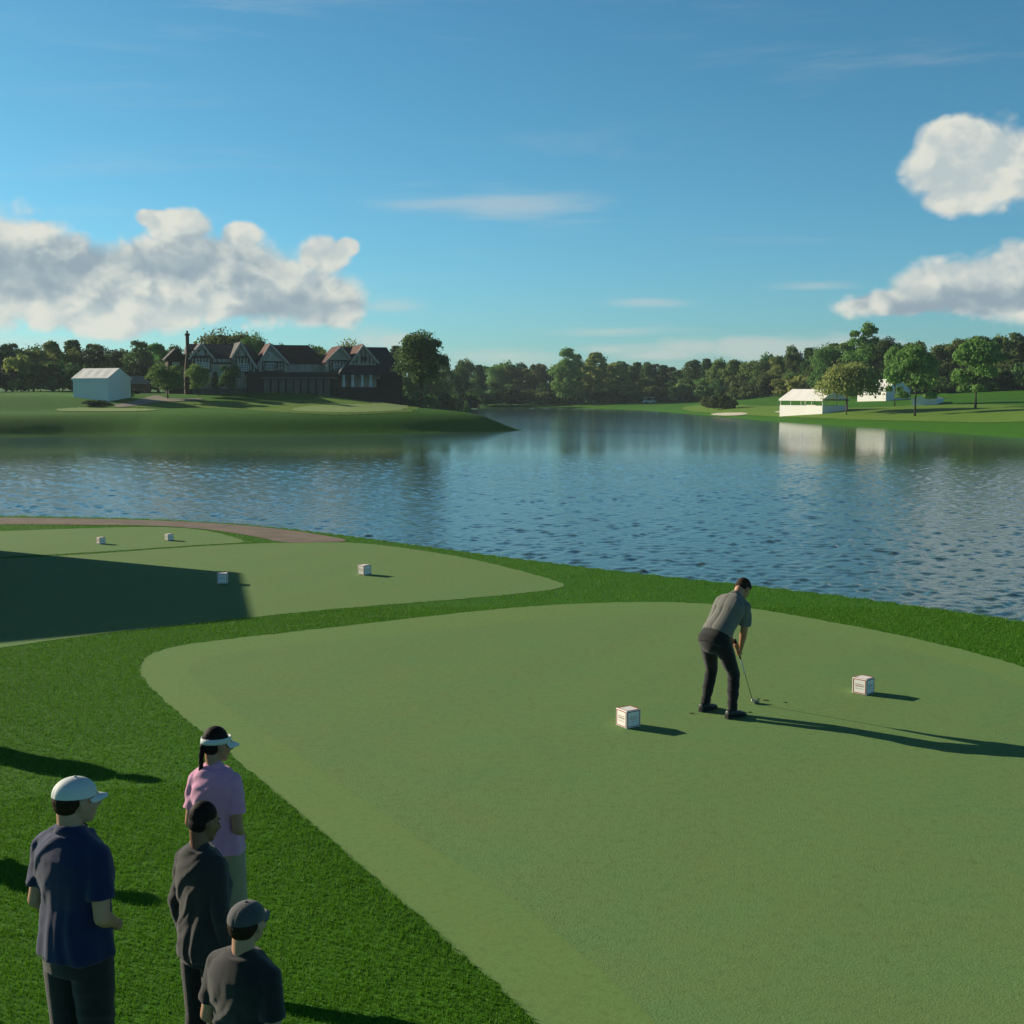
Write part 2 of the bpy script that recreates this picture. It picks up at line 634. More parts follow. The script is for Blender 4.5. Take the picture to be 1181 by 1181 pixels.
# the lake surface carries real wavelets where the breeze reaches it
wa = [math.radians(a) for a in np.arange(-24.5, 24.51, 0.058)] + [math.radians(a) for a in np.arange(27, 334, 4.0)]
wa = np.array(wa)
wr_ = [14.0]
while wr_[-1] < 3300:
    r = wr_[-1]
    wr_.append(r + (0.5 if r < 22 else 0.10 + (r - 22) * 0.0022 if r < 175 else r * 0.06))
wr_ = np.array(wr_)
WR, WA = np.meshgrid(wr_, wa, indexing='ij')
WX, WY = WR * np.sin(WA), WR * np.cos(WA)
rw = np.random.default_rng(12)
Hs = np.zeros_like(WX)
for k in range(60):
    lam = 0.26 * (1.15 / 0.26) ** rw.uniform(0, 1)
    th = math.radians(-70) + rw.normal(0, 1.0)
    kx, ky = 2 * math.pi / lam * math.cos(th), 2 * math.pi / lam * math.sin(th)
    # short waves fade where the grid gets coarse
    res = np.maximum(WR * 0.00101, 0.10 + np.clip(WR - 22, 0, None) * 0.0022)
    a = 0.0052 * lam ** 0.9 * np.clip((lam / res - 2.0) / 2.0, 0, 1)
    if lam > 0.55:
        a = a * np.clip(WR / 75.0, 0.35, 1.0) ** ((lam - 0.55) * 2)
    Hs += 0.95 * a * np.sin(kx * WX + ky * WY + rw.uniform(0, 6.28))
gust = 0.0
for k in range(9):
    lam = rw.uniform(14, 60)
    th = rw.uniform(0, 6.28)
    gust = gust + np.sin(2 * math.pi / lam * (WX * math.cos(th) * 0.6 + WY * math.sin(th)) + rw.uniform(0, 6.28))
gust = np.clip(0.95 + 0.07 * gust, 0.65, 1.2)
patch = np.zeros_like(WX)
for k in range(14):
    lam = 0.8 * (3.6 / 0.8) ** rw.uniform(0, 1)
    th = rw.uniform(0, 6.28)
    patch += np.sin(2 * math.pi / lam * (WX * math.cos(th) + WY * math.sin(th)) + rw.uniform(0, 6.28))
Hs *= 0.25 + 1.25 * np.clip(0.42 + patch / 5.2, 0, 1) ** 1.6
reach = sstep(150, 112, WR + 9 * (gust - 0.85) * 3 + 16 * np.sin(WA * 9 + 1.0) * 0.6) * sstep(math.radians(24.4), math.radians(23.2), np.abs(WA)) * sstep(18, 23, WR)
Hs = Hs * gust * (0.16 + 0.84 * reach) * sstep(math.radians(24.4), math.radians(23.2), np.abs(WA)) * sstep(230, 190, WR)
Hs = Hs + np.clip(Hs, 0, None) ** 2 * 4.0
Vw = np.column_stack([WX.ravel(), WY.ravel(), WZ + Hs.ravel()])
nr, na = WR.shape
ii, jj = np.meshgrid(np.arange(nr - 1), np.arange(na), indexing='ij')
jn = (jj + 1) % na
Fw = np.stack([ii * na + jj, ii * na + jn, (ii + 1) * na + jn, (ii + 1) * na + jj], -1).reshape(-1, 4)[:, ::-1]
tag(link('water', np_mesh('water', Vw, Fw, M_water, True)), kind='structure')


def flat_sheet(name, poly, z, m, kind='structure'):
    mb = MB()
    mb.add([(x, y, z) for x, y in poly], [tuple(range(len(poly)))])
    o = mb.build(name, m)
    if o.data.polygons[0].normal.z < 0:
        o.data.flip_normals()
    return tag(o, kind=kind)


def ragged(poly, amp, seed=1, step=0.06):
    """mown edge: the outline broken up by a hand's breadth"""
    P = [Vector(p_) for p_ in poly]
    r = np.random.default_rng(seed)
    out = []
    ph = r.uniform(0, 6.28, 5)
    L = 0.0
    for i in range(len(P)):
        a, b_ = P[i], P[(i + 1) % len(P)]
        d = b_ - a
        n = max(1, min(60, int(d.length / step)))
        nn = Vector((-d.y, d.x)).normalized() if d.length > 0 else Vector((0, 0))
        for k in range(n):
            f = k / n
            l = L + d.length * f
            w_ = math.sin(l * 7 + ph[0]) + 0.8 * math.sin(l * 17.3 + ph[1]) + 0.7 * math.sin(l * 31 + ph[2]) + 0.5 * math.sin(l * 2.1 + ph[3]) + r.normal(0, 0.6)
            out.append(tuple(a + d * f + nn * (w_ * amp * 0.45)))
        L += d.length
    return out


def drape(name, poly, dz, m, step, kind='structure'):
    P = np.asarray(poly)
    x0, y0 = P.min(0)
    x1, y1 = P.max(0)
    nx, ny = max(2, int((x1 - x0) / step) + 1), max(2, int((y1 - y0) / step) + 1)
    xs, ys = np.linspace(x0, x1, nx), np.linspace(y0, y1, ny)
    XX, YY = np.meshgrid(xs, ys, indexing='ij')
    Q = np.stack([XX.ravel(), YY.ravel()], 1)
    ins = inside(Q, P)
    Z = height(Q) + dz
    idx = np.arange(nx * ny).reshape(nx, ny)
    F = np.stack([idx[:-1, :-1], idx[1:, :-1], idx[1:, 1:], idx[:-1, 1:]], -1).reshape(-1, 4)
    F = F[ins[F].sum(1) >= 2]
    used = np.unique(F)
    mp = -np.ones(len(Q), int)
    mp[used] = np.arange(len(used))
    me = np_mesh(name, np.column_stack([Q, Z])[used], mp[F], m, True)
    return tag(link(name, me), kind=kind)


def inset(poly, d):
    P = [Vector(p) for p in poly]
    n = len(P)
    out = []
    for i in range(n):
        e = (P[(i + 2) % n] - P[i - 2]).normalized()
        nrm = Vector((e.y, -e.x))
        out.append(P[i] + nrm * d)
    if not inside(np.array([tuple(out[0])]), poly)[0]:
        out = [P[i] - (out[i] - P[i]) for i in range(n)]
    return [tuple(v) for v in out]


flat_sheet('tee_surface', ragged(tee1, 0.022, 1), 0.004, M_collar)
TEE1_IN = [(214, 775), (222, 764), (250, 755), (330, 746), (420, 736), (520, 725), (620, 715), (700, 709), (780, 708), (860, 714), (930, 724), (1000, 739), (1063, 754),
           (1181, 790), (1300, 850), (1370, 930), (1350, 1100), (1200, 1500), (1000, 1500), (760, 1181), (680, 1110), (610, 1050), (500, 980), (420, 925), (330, 860), (240, 802)]
flat_sheet('tee_surface', smooth_poly([gnd(*p) for p in TEE1_IN], 2), 0.008, M_tee)
TEE2 = [(-300, 655), (0, 645), (118, 638.5), (190, 633), (250, 629), (300, 626.8), (350, 625.5), (400, 625.5), (440, 628.5), (520, 640), (580, 653), (630, 666.5), (652, 674), (648, 679), (600, 685),
        (520, 692), (450, 697.5), (370, 704), (293, 712), (200, 722), (118, 731), (0, 747), (-300, 800)]
tee2 = [gnd(*p) for p in TEE2]
tee2 = smooth_poly(tee2, 2)
flat_sheet('tee_surface', ragged(tee2, 0.025, 2), 0.005, M_tee)
TEE3 = [(-300, 622), (0, 613), (80, 610), (150, 608), (205, 608.3), (235, 611.5), (262, 617.5), (285, 624.5), (276, 626.6), (250, 627.6), (190, 631.4), (118, 636.6), (0, 643), (-300, 653)]
tee3 = smooth_poly([gnd(*p) for p in TEE3], 1)
flat_sheet('tee_surface', ragged(tee3, 0.025, 3), 0.006, M_tee)
PATH = [(-300, 594), (0, 597), (118, 598.7), (200, 601), (260, 604.5), (300, 608), (340, 612.5), (375, 618), (400, 622.5), (398, 625.2), (365, 625.6), (340, 626), (322, 625.5),
        (300, 620), (260, 613.5), (220, 609), (180, 606.6), (118, 605.6), (0, 605), (-300, 607)]
path = smooth_poly([gnd(*p) for p in PATH], 1)
flat_sheet('path', path, 0.0085, M_path)


def on_terrain(px, py, d0=60.0, d1=900.0):
    """first point of the ground seen at that pixel beyond d0"""
    d = np.array(ray(px, py))
    d = d / d[1]
    ys = np.linspace(d0, d1, 1700)
    P = np.stack([d[0] * ys, ys], 1)
    hh = height(P)
    zz = HC + d[2] * ys
    k = np.argmax(zz <= np.maximum(hh, WZ))
    if zz[k] > max(hh[k], WZ):
        k = len(ys) - 1
    return (float(P[k, 0]), float(P[k, 1]), float(hh[k]))

# ------------------------------------------------------------------ trees
rng = np.random.default_rng(7)


def leaf_mat(name, c, c2, objvar=0.8):
    return mat(name, c, 0.75, 0.15, color2=c2, vscale=0.55, trans=0.40, objvar=objvar)


M_leaf_dark = leaf_mat('foliage_dark', (0.106, 0.175, 0.045), (0.069, 0.125, 0.037))
M_leaf_mid = leaf_mat('foliage_mid', (0.163, 0.244, 0.060), (0.112, 0.188, 0.048))
M_leaf_bright = leaf_mat('foliage_bright', (0.165, 0.320, 0.070), (0.125, 0.250, 0.055), 0.0)
M_leaf_olive = leaf_mat('foliage_olive', (0.312, 0.362, 0.106), (0.250, 0.300, 0.088), 0.0)
M_bark = mat('bark', (0.075, 0.058, 0.042), 0.95, 0.1, var=0.4, vscale=2.0)


def crown_mesh(name, h, wd, base, nlobes, nleaf, leaf, m, seed, shape='round', droop=0.0):
    r = np.random.default_rng(seed)
    H = h - base
    P, N = [], []
    per = max(20, nleaf // nlobes)
    for k in range(nlobes):
        u = r.uniform(0, 1)
        th = r.uniform(0, 2 * math.pi) if k else 0
        if shape == 'round':
            zc = 0.12 + 0.76 * u
            env = math.sin(math.pi * min(1, max(0, zc * 0.86 + 0.10))) ** 0.6
        elif shape == 'tall':
            zc = 0.06 + 0.86 * u
            env = (math.sin(math.pi * min(1, zc * 0.80 + 0.17))) ** 0.75
        elif shape == 'cone':
            zc = 0.04 + 0.9 * u
            env = 1.0 - 0.86 * zc
        elif shape == 'flat':
            zc = 0.30 + 0.58 * u
            env = math.sin(math.pi * min(1, max(0, zc * 0.9))) ** 0.5
        else:
            zc = 0.2 + 0.6 * u
            env = 1.0
        rad = wd / 2 * env
        lr = wd * r.uniform(0.09, 0.22) * (0.7 + 0.5 * env)
        rho = max(0.0, rad - lr * 0.8) * r.uniform(0.45, 1.16)
        c = np.array([rho * math.cos(th), rho * math.sin(th), base + H * zc])
        lz = lr * r.uniform(0.6, 0.95)
        v = r.normal(size=(per, 3))
        v /= np.linalg.norm(v, axis=1)[:, None]
        v[:, 2] = np.where(v[:, 2] < -0.35, -v[:, 2], v[:, 2])
        rad_j = 1 + r.normal(0, 0.20, size=(per, 1))
        pt = c + v * np.array([lr, lr, lz]) * rad_j
        if droop:
            rr_ = np.hypot(pt[:, 0], pt[:, 1]) / (wd / 2)
            pt[:, 2] -= droop * H * rr_ ** 2
        P.append(pt)
        N.append(v + r.normal(0, 0.55, size=(per, 3)))
    # twigs of single leaf clumps round the outline
    P = np.concatenate(P)
    N = np.concatenate(N)
    top = P[:, 2].max()
    P[:, 2] = base + (P[:, 2] - base) * (H / (top - base))
    P[:, 2] = np.maximum(P[:, 2], base * 0.8)
    N /= np.linalg.norm(N, axis=1)[:, None]
    a = np.cross(N, r.normal(size=N.shape))
    a /= np.linalg.norm(a, axis=1)[:, None]
    b = np.cross(N, a)
    s = (leaf * r.uniform(0.5, 1.25, size=(len(P), 1)))
    V = np.stack([P - a * s - b * s * 0.45, P + a * s * 0.5 - b * s * 0.8, P + a * s + b * s * 0.5, P - a * s * 0.4 + b * s * 0.9], 1).reshape(-1, 3)
    F = np.arange(len(V)).reshape(-1, 4)
    return np_mesh(name, V, F, m, False)


def trunk_mesh(name, h, wd, base, rad, seed, lean=0.0):
    r = np.random.default_rng(seed + 99)
    mb = MB()
    top = base + (h - base) * 0.62
    pts = []
    for k in range(6):
        f = k / 5
        pts.append((lean * f * f + r.normal(0, 0.02 * wd) * f, r.normal(0, 0.02 * wd) * f, -0.5 + (top + 0.5) * f))
    mb.tube(pts, [rad * (1.35 if k == 0 else 1 - 0.16 * k) for k in range(6)], 8)
    for k in range(7):
        a = k * 2.4 + r.uniform(-.3, .3)
        f = r.uniform(0.45, 0.9)
        i0 = min(4, int(f * 5))
        p0 = Vector(pts[i0]).lerp(Vector(pts[i0 + 1]), f * 5 - i0)
        L = wd * r.uniform(0.24, 0.38)
        p1 = p0 + Vector((math.cos(a) * L * 0.55, math.sin(a) * L * 0.55, L * 0.55))
        p2 = p0 + Vector((math.cos(a) * L, math.sin(a) * L, L * 0.85))
        mb.tube([p0, p1, p2], [rad * 0.42, rad * 0.28, rad * 0.12], 6)
    me_o = mb.build(name, M_bark, smooth=True)
    me = me_o.data
    bpy.data.objects.remove(me_o)
    return me


_tree_lib = {}


def tree_proto(key, h, wd, base, nl, nleaf, leaf, m, seed, shape, rad=None, droop=0.0):
    if key not in _tree_lib:
        _tree_lib[key] = (crown_mesh('crown', h, wd, base, nl, nleaf, leaf, m, seed, shape, droop),
                          trunk_mesh('trunk', h, wd, base, rad or h * 0.022, seed), h, wd)
    return _tree_lib[key]


def put_tree(proto, x, y, z, h, wd, rz, name, label, cat='tree', group=None):
    cm, tm, ph, pw = proto
    e = empty(name, (x, y, z), rz)
    e.scale = (wd / pw, wd / pw, h / ph)
    link('crown', cm, e)
    link('trunk', tm, e)
    tag(e, label, cat, group)
    return e


def base_Y(px, py):
    return on_terrain(px, py)[1]


def px_tree(proto, px, top, Y, wpx, name, label, cat='tree', group=None, rz=0.0, base_z=None):
    x = (px - CC) / FPX * Y
    X, _, ztop = at(px, top, Y)
    z = hz(X, Y) if base_z is None else base_z
    return put_tree(proto, X, Y, z - 0.1, ztop - z, wpx * Y / FPX, rz, name, label, cat, group)


protos = []
for i, (shape, m, hh, ww, bs) in enumerate([('round', M_leaf_dark, 15, 11, 2.2), ('round', M_leaf_mid, 15, 12, 2.6), ('tall', M_leaf_dark, 16, 9, 1.8),
                                            ('round', M_leaf_dark, 14, 12, 1.8), ('tall', M_leaf_mid, 16, 10, 2.2), ('round', M_leaf_mid, 13, 11, 2.0),
                                            ('round', M_leaf_dark, 15, 12, 2.0), ('cone', M_leaf_dark, 16, 8, 1.2)]):
    protos.append(tree_proto(('wood', i), hh, ww, bs, 26 if shape != 'cone' else 30, 4200, 0.34, m, 100 + i, shape))

# woodland skyline as (picture x, picture y of the tree tops)
sky_x = [-120, 0, 60, 118, 140, 160, 185, 200, 215, 330, 355, 380, 430, 470, 520, 545, 570, 600, 625, 660, 700, 740, 790, 815, 850, 880, 900, 925, 955, 985, 1010, 1035, 1063, 1110, 1181, 1300]
sky_y = [392, 398, 394, 400, 402, 395, 393, 400, 402, 393, 396, 402, 402, 404, 410, 415, 416, 418, 418, 416, 418, 421, 419, 416, 412, 411, 406, 398, 394, 398, 392, 394, 397, 391, 386, 380]


def skyline(px):
    return float(np.interp(px, sky_x, sky_y))


R = random.Random(5)


def wood_Y(px):
    # distance of the wood behind each stretch of the picture
    return float(np.interp(px, [-120, 118, 330, 470, 520, 560, 760, 860, 940, 1063, 1300], [262, 268, 285, 330, 400, 486, 486, 440, 370, 330, 300]))


GW = 'trees of the woodland round the lake'
LW = 'dark green tree of the woodland, one of the many round crowns massed behind the lake'
for row, (dy, dtop, step, wmul) in enumerate([(0, 0, 17, 1.0), (16, -1, 21, 1.1), (-9, 20, 22, 0.8)]):
    px = -110 + row * 7
    while px < 1290:
        Y = wood_Y(px) + dy + R.uniform(-4, 4)
        s = 460 / Y
        top = skyline(px) + dtop * s ** 0.5 + R.uniform(-4, 7)
        wpx = R.uniform(22, 32) * (s ** 0.65) * wmul
        pr = protos[R.randrange(len(protos)) if row != 2 else R.choice([1, 3, 5, 6])]
        if row < 2 and (230 < px < 300 or 385 < px < 425):
            px += step * 0.8
            continue
        xw = (px - CC) / FPX * Y
        zone = ('on the skyline left of the clubhouse' if px < 215 else 'behind the clubhouse roofs' if px < 470 else 'massed along the far shore of the lake' if px < 800
                else 'rising up the right bank towards the tents' if px < 940 else 'on the hill behind the white tents')
        rowd = ('in the front row', 'in the back row', 'among the low trees')[row]
        pi_ = protos.index(pr)
        look = ('dark round-crowned', 'mid green round-crowned', 'dark narrow', 'dark broad', 'mid green narrow', 'mid green broad', 'dark wide-crowned', 'dark cone-shaped')[pi_]
        px_tree(pr, px, top, Y, wpx, 'conifer_tree' if pi_ == 7 else 'woodland_tree', look + ' tree ' + rowd + ' ' + zone, 'tree', look + ' trees ' + rowd + ' ' + zone, R.uniform(0, 6.28))
        px += step * (s ** 0.6) * R.uniform(0.8, 1.2)

# understorey that closes the foot of the wood
M_hedge = leaf_mat('hedge_leaf', (0.035, 0.065, 0.016), (0.022, 0.045, 0.014), 0.3)
shrubs = [tree_proto(('shrub', i), 4.5, 6.5, 0.3, 14, 1700, 0.30, [M_hedge, M_leaf_dark, M_leaf_mid][i], 300 + i, 'round', 0.12) for i in range(3)]
px = -110
while px < 1290:
    Y = wood_Y(px) - 17 + R.uniform(-3, 3)
    if 120 < px < 470:
        Y += 6
    X = (px - CC) / FPX * Y
    z = hz(X, Y)
    s = 460 / Y
    put_tree(shrubs[R.randrange(3)], X, Y, z - 0.2, R.uniform(4.5, 7.5), R.uniform(7, 11), R.uniform(0, 6.28), 'woodland_shrub',
             'dark dense shrub at the foot of the wood ' + ('left of the clubhouse' if px < 215 else 'behind the clubhouse' if px < 470 else 'along the far shore' if px < 800 else 'behind the white tents'), 'shrub',
             'shrubs at the foot of the wood ' + ('left of the clubhouse' if px < 215 else 'behind the clubhouse' if px < 470 else 'along the far shore' if px < 800 else 'behind the white tents'))
    px += 16 * s ** 0.5 * R.uniform(0.8, 1.2)

big = tree_proto('big', 15, 11, 3.6, 44, 12000, 0.24, M_leaf_dark, 401, 'round', 0.42)
olive = tree_proto('olive', 9, 11, 2.2, 44, 9000, 0.20, M_leaf_olive, 402, 'flat', 0.22, 0.22)
green_tall = tree_proto('gt', 18, 10, 1.0, 34, 8000, 0.30, M_leaf_bright, 403, 'tall', 0.3)
green_round = tree_proto('gr', 12, 9, 2.0, 28, 8000, 0.24, M_leaf_bright, 404, 'round', 0.22)
mid_round = tree_proto('mr', 7, 6, 1.3, 20, 6000, 0.17, M_leaf_mid, 405, 'round', 0.16)
broad = tree_proto('broad', 14, 18, 3.0, 34, 10000, 0.30, M_leaf_mid, 406, 'round', 0.4)
olive_tall = tree_proto('ot', 17, 9, 2.0, 30, 7000, 0.32, M_leaf_olive, 407, 'tall', 0.3)

px_tree(big, 485, 379, 213, 62, 'broadleaf_tree', 'tall dark broad tree standing at the right end of the timbered clubhouse', rz=1.1)
px_tree(mid_round, 192, 419, 208, 42, 'broadleaf_tree', 'rounded olive green tree in front of the left end of the clubhouse beside the drive', rz=.4)
px_tree(mid_round, 228, 419, 212, 27, 'broadleaf_tree', 'small green tree in front of the clubhouse, just right of its tall chimney', rz=2.0)
px_tree(mid_round, 264, 420, 213, 27, 'broadleaf_tree', 'small green tree in front of the second gable of the clubhouse', rz=3.9)
px_tree(protos[7], 248, 428, 219, 12, 'conifer_tree', 'small dark cone shaped conifer against the clubhouse wall between two small trees', rz=0.3)
px_tree(broad, 262, 376, 262, 84, 'broadleaf_tree', 'broad sunlit tree rising behind the roof of the left clubhouse wing', rz=.2)
px_tree(broad, 292, 381, 252, 38, 'broadleaf_tree', 'darker narrow tree behind the valley between the clubhouse roofs', rz=2.2)
px_tree(broad, 403, 388, 262, 52, 'broadleaf_tree', 'pale green tree top showing above the right pair of clubhouse gables', rz=1.2)
px_tree(big, 370, 402, 250, 22, 'broadleaf_tree', 'dark tree filling the gap between the two clubhouse wings', rz=0.2)
px_tree(green_tall, 656, 400, 464, 40, 'poplar_tree', 'bright green narrow tree standing out against the dark woodland across the lake', rz=0.5)
px_tree(olive_tall, 688, 405, 468, 32, 'broadleaf_tree', 'tall greyish olive tree just right of the bright green one across the lake', rz=1.5)
px_tree(olive_tall, 712, 417, 462, 38, 'broadleaf_tree', 'brownish olive tree, shorter, right of the greyish one across the lake', rz=3.5)
px_tree(green_tall, 997, 370, 322, 40, 'poplar_tree', 'tallest bright green tree on the right hand skyline above the white tents', rz=2.5)
px_tree(broad, 955, 393, 330, 46, 'broadleaf_tree', 'wide dark crowned tree on the skyline left of the tallest bright one', rz=4.0)
px_tree(big, 1024, 387, 318, 34, 'broadleaf_tree', 'reddish dark tree on the skyline right of the tallest bright one', rz=0.7)
px_tree(olive, 978, 411, 246, 74, 'willow_tree', 'spreading olive coloured tree with drooping sides between the two white tents', rz=0.7)
px_tree(green_round, 1034, 397, 262, 30, 'broadleaf_tree', 'yellow green tree behind the second white tent on the right', rz=1.7)
px_tree(green_round, 1058, 394, 226, 56, 'broadleaf_tree', 'full green tree on a bare dark trunk on the lawn at the right', rz=0.9)
px_tree(green_round, 1128, 388, 236, 60, 'broadleaf_tree', 'full green tree beyond the lawn farthest to the right', rz=2.9)
px_tree(shrubs[1], 829, 454, base_Y(829, 472.5), 26, 'bush', 'rounded dark bush above the sand bunker on the far bank', 'bush', rz=0.4)
px_tree(shrubs[2], 816, 457, base_Y(816, 471), 18, 'bush', 'small bush at the left of the rounded one above the sand bunker', 'bush', rz=1.4)
px_tree(shrubs[2], 538, 462, 300, 8, 'bush', 'tiny bush at the water edge behind the tip of the lawn', 'bush', rz=1.4)
px_tree(shrubs[0], 843, 460, base_Y(843, 471.5), 16, 'bush', 'small low bush at the right of the rounded one above the bunker', 'bush', rz=2.2)

# ------------------------------------------------------------------ clubhouse, tents, far objects
TH = math.radians(20.0)                     # the front of the clubhouse looks a little to the right
CH_O = Vector((at(300, 458, 222)[0], 222.0, 0))
cx_, sx_ = math.cos(TH), math.sin(TH)
AXX, AXY = Vector((cx_, sx_, 0)), Vector((-sx_, cx_, 0))


def fp(px, py, off=0.0):
    """local (x, z) where the pixel's ray meets the vertical plane 'off' behind the clubhouse front"""
    d = Vector(ray(px, py))
    o = Vector((0, 0, HC))
    p0 = CH_O + AXY * off
    t = (p0 - o).dot(AXY) / d.dot(AXY)
    q = o + d * t - CH_O
    return q.dot(AXX), q.z


M_plaster = mat('plaster_cream', (0.52, 0.46, 0.36), 0.9, 0.15, var=0.14, vscale=1.3, bump=0.2, bscale=12)
M_timber = mat('timber_dark', (0.075, 0.058, 0.046), 0.8, 0.2, var=0.3, vscale=3)
M_stone = mat('stone_wall', (0.17, 0.155, 0.135), 0.9, 0.15, var=0.35, vscale=2.2, bump=0.5, bscale=8)
M_brick = mat('dark_brick', (0.060, 0.040, 0.034), 0.9, 0.15, var=0.3, vscale=2.5)
M_slate = mat('roof_slate', (0.050, 0.042, 0.048), 0.8, 0.25, var=0.35, vscale=1.6, bump=0.6, bscale=9)
M_tile = mat('roof_tile_red', (0.110, 0.045, 0.036), 0.85, 0.2, var=0.35, vscale=1.6, bump=0.6, bscale=9)
M_barge = mat('bargeboard_pale', (0.50, 0.40, 0.34), 0.8, 0.2)
M_glass = mat('window_glass', (0.02, 0.025, 0.03), 0.12, 0.5)
M_shoe_k = mat('rubber_black', (0.012, 0.012, 0.013), 0.8, 0.3)
M_white = mat('painted_white', (0.72, 0.71, 0.68), 0.6, 0.3)
M_canvas = mat('white_canvas', (0.80, 0.79, 0.76), 0.7, 0.2, var=0.05, vscale=0.4)

club = empty('clubhouse', (CH_O.x, CH_O.y, 0), TH)
tag(club, 'large timbered clubhouse with steep gables and dark roofs on the lawn across the lake', 'clubhouse')
ZB = 0.6
RT = 0.28


def block(x0, x1, z1, y0, y1, m, z0=ZB, name='wall'):
    mb = MB()
    mb.box((x0, y0, z0), (x1, y1, z1))
    return mb.build(name, m, club)


def gable_wall(x0, xa, x1, ze0, za, ze1, y0, y1, m):
    """wall with a pointed top; both eaves may sit at different heights"""
    mb = MB()
    f = [(x0, ZB), (x1, ZB), (x1, ze1), (xa, za), (x0, ze0)]
    vs = [(x, y0, z) for x, z in f] + [(x, y1, z) for x, z in f]
    mb.add(vs, [(0, 1, 2, 3, 4), (9, 8, 7, 6, 5)] + [(i, i + 5, (i + 1) % 5 + 5, (i + 1) % 5) for i in range(5)])
    return mb.build('wall', m, club)


def gable_roof(x0, xa, x1, ze0, za, ze1, y0, y1, m, barge=M_barge):
    """two sloping slabs with overhang, and bargeboards along the front edge"""
    mb = MB()
    over = 0.55
    for (xe, ze, sg) in ((x0, ze0, -1), (x1, ze1, 1)):
        dx, dz = xe - xa, ze - za
        L = math.hypot(dx, dz)
        ex, ez = xe + dx / L * over, ze + dz / L * over
        nx, nz = -dz / L * (1 if dx > 0 else -1), abs(dx) / L
        a = (xa, za + 0.02)
        b_ = (ex, ez + 0.02)
        vs = []
        for y in (y0 - over, y1):
            vs += [(a[0], y, a[1]), (b_[0], y, b_[1]), (b_[0] + nx * RT, y, b_[1] + nz * RT), (a[0], y, a[1] + RT * 1.25)]
        mb.add(vs, [(0, 1, 2, 3), (7, 6, 5, 4), (0, 4, 5, 1), (1, 5, 6, 2), (2, 6, 7, 3), (3, 7, 4, 0)])
    r = mb.build('roof', m, club)
    bb = MB()
    for (xe, ze) in ((x0, ze0), (x1, ze1)):
        dx, dz = xe - xa, ze - za
        L = math.hypot(dx, dz)
        bb.beam((xa, y0 - over - 0.10, za + 0.12), (xe + dx / L * over, y0 - over - 0.10, ze + dz / L * over + 0.12), 0.34)
    bb.build('bargeboard', barge, r)
    return r


def cross_roof(x0, x1, ze, zr, y0, y1, m, hip0=0.0, hip1=0.0):
    ym = (y0 + y1) / 2
    mb = MB()
    o = 0.45
    vs = [(x0 - o, y0 - o, ze - .1), (x1 + o, y0 - o, ze - .1), (x1 + o, y1 + o, ze - .1), (x0 - o, y1 + o, ze - .1), (x0 + hip0, ym, zr), (x1 - hip1, ym, zr)]
    vs += [(x0 - o, y0 - o, ze - .35), (x1 + o, y0 - o, ze - .35), (x1 + o, y1 + o, ze - .35), (x0 - o, y1 + o, ze - .35)]
    mb.add(vs, [(0, 1, 5, 4), (2, 3, 4, 5), (1, 2, 5), (3, 0, 4), (6, 7, 1, 0), (7, 8, 2, 1), (8, 9, 3, 2), (9, 6, 0, 3), (9, 8, 7, 6)])
    return mb.build('roof', m, club)


def window(x0, x1, z0, z1, y, nx=2, ny=2, frame=M_white):
    mb = MB()
    fr = 0.10
    mb.box((x0, y - 0.10, z0), (x0 + fr, y + 0.05, z1))
    mb.box((x1 - fr, y - 0.10, z0), (x1, y + 0.05, z1))
    mb.box((x0 + fr, y - 0.10, z1 - fr), (x1 - fr, y + 0.05, z1))
    mb.box((x0 + fr, y - 0.14, z0), (x1 - fr, y + 0.05, z0 + fr))
    for i in range(1, nx):
        x = x0 + (x1 - x0) * i / nx
        mb.box((x - 0.045, y - 0.08, z0 + fr), (x + 0.045, y + 0.0, z1 - fr))
    for i in range(1, ny):
        z = z0 + (z1 - z0) * i / ny
        mb.box((x0 + fr, y - 0.075, z - 0.03), (x1 - fr, y - 0.005, z + 0.03))
    wo = mb.build('window', frame, club)
    g_ = MB()
    g_.box((x0 + fr, y - 0.03, z0 + fr), (x1 - fr, y + 0.045, z1 - fr))
    g_.build('pane', M_glass, wo)
    return wo


def timbers(x0, x1, z0, z1, y, n, apex=None, rail=True):
    mb = MB()
    w_ = 0.09
    for i in range(n + 1):
        x = x0 + (x1 - x0) * i / n
        zt = z1
        if apex:
            xa, za = apex
            half = (x1 - x0) / 2
            zt = z1 + (za - z1) * max(0, 1 - abs(x - xa) / half) - 0.25
        mb.box((x - w_, y - 0.09, z0), (x + w_, y + 0.02, zt))
    if rail:
        mb.box((x0, y - 0.12, z0 - 0.12), (x1, y + 0.01, z0 + 0.14))
        mb.box((x0, y - 0.115, z1 - 0.12), (x1, y + 0.012, z1 + 0.14))
    for k in range(n // 2):
        a = x0 + (x1 - x0) * (2 * k) / n
        b_ = x0 + (x1 - x0) * (2 * k + 1) / n
        mb.beam((a, y - 0.045, z0 + 0.2), (b_, y - 0.045, z1 - 0.2), 0.14)
    return mb.build('timber_frame', M_timber, club)


def X(px, py=430, off=0.0):
    return fp(px, py, off)[0]


def Zp(px, py, off=0.0):
    return fp(px, py, off)[1]


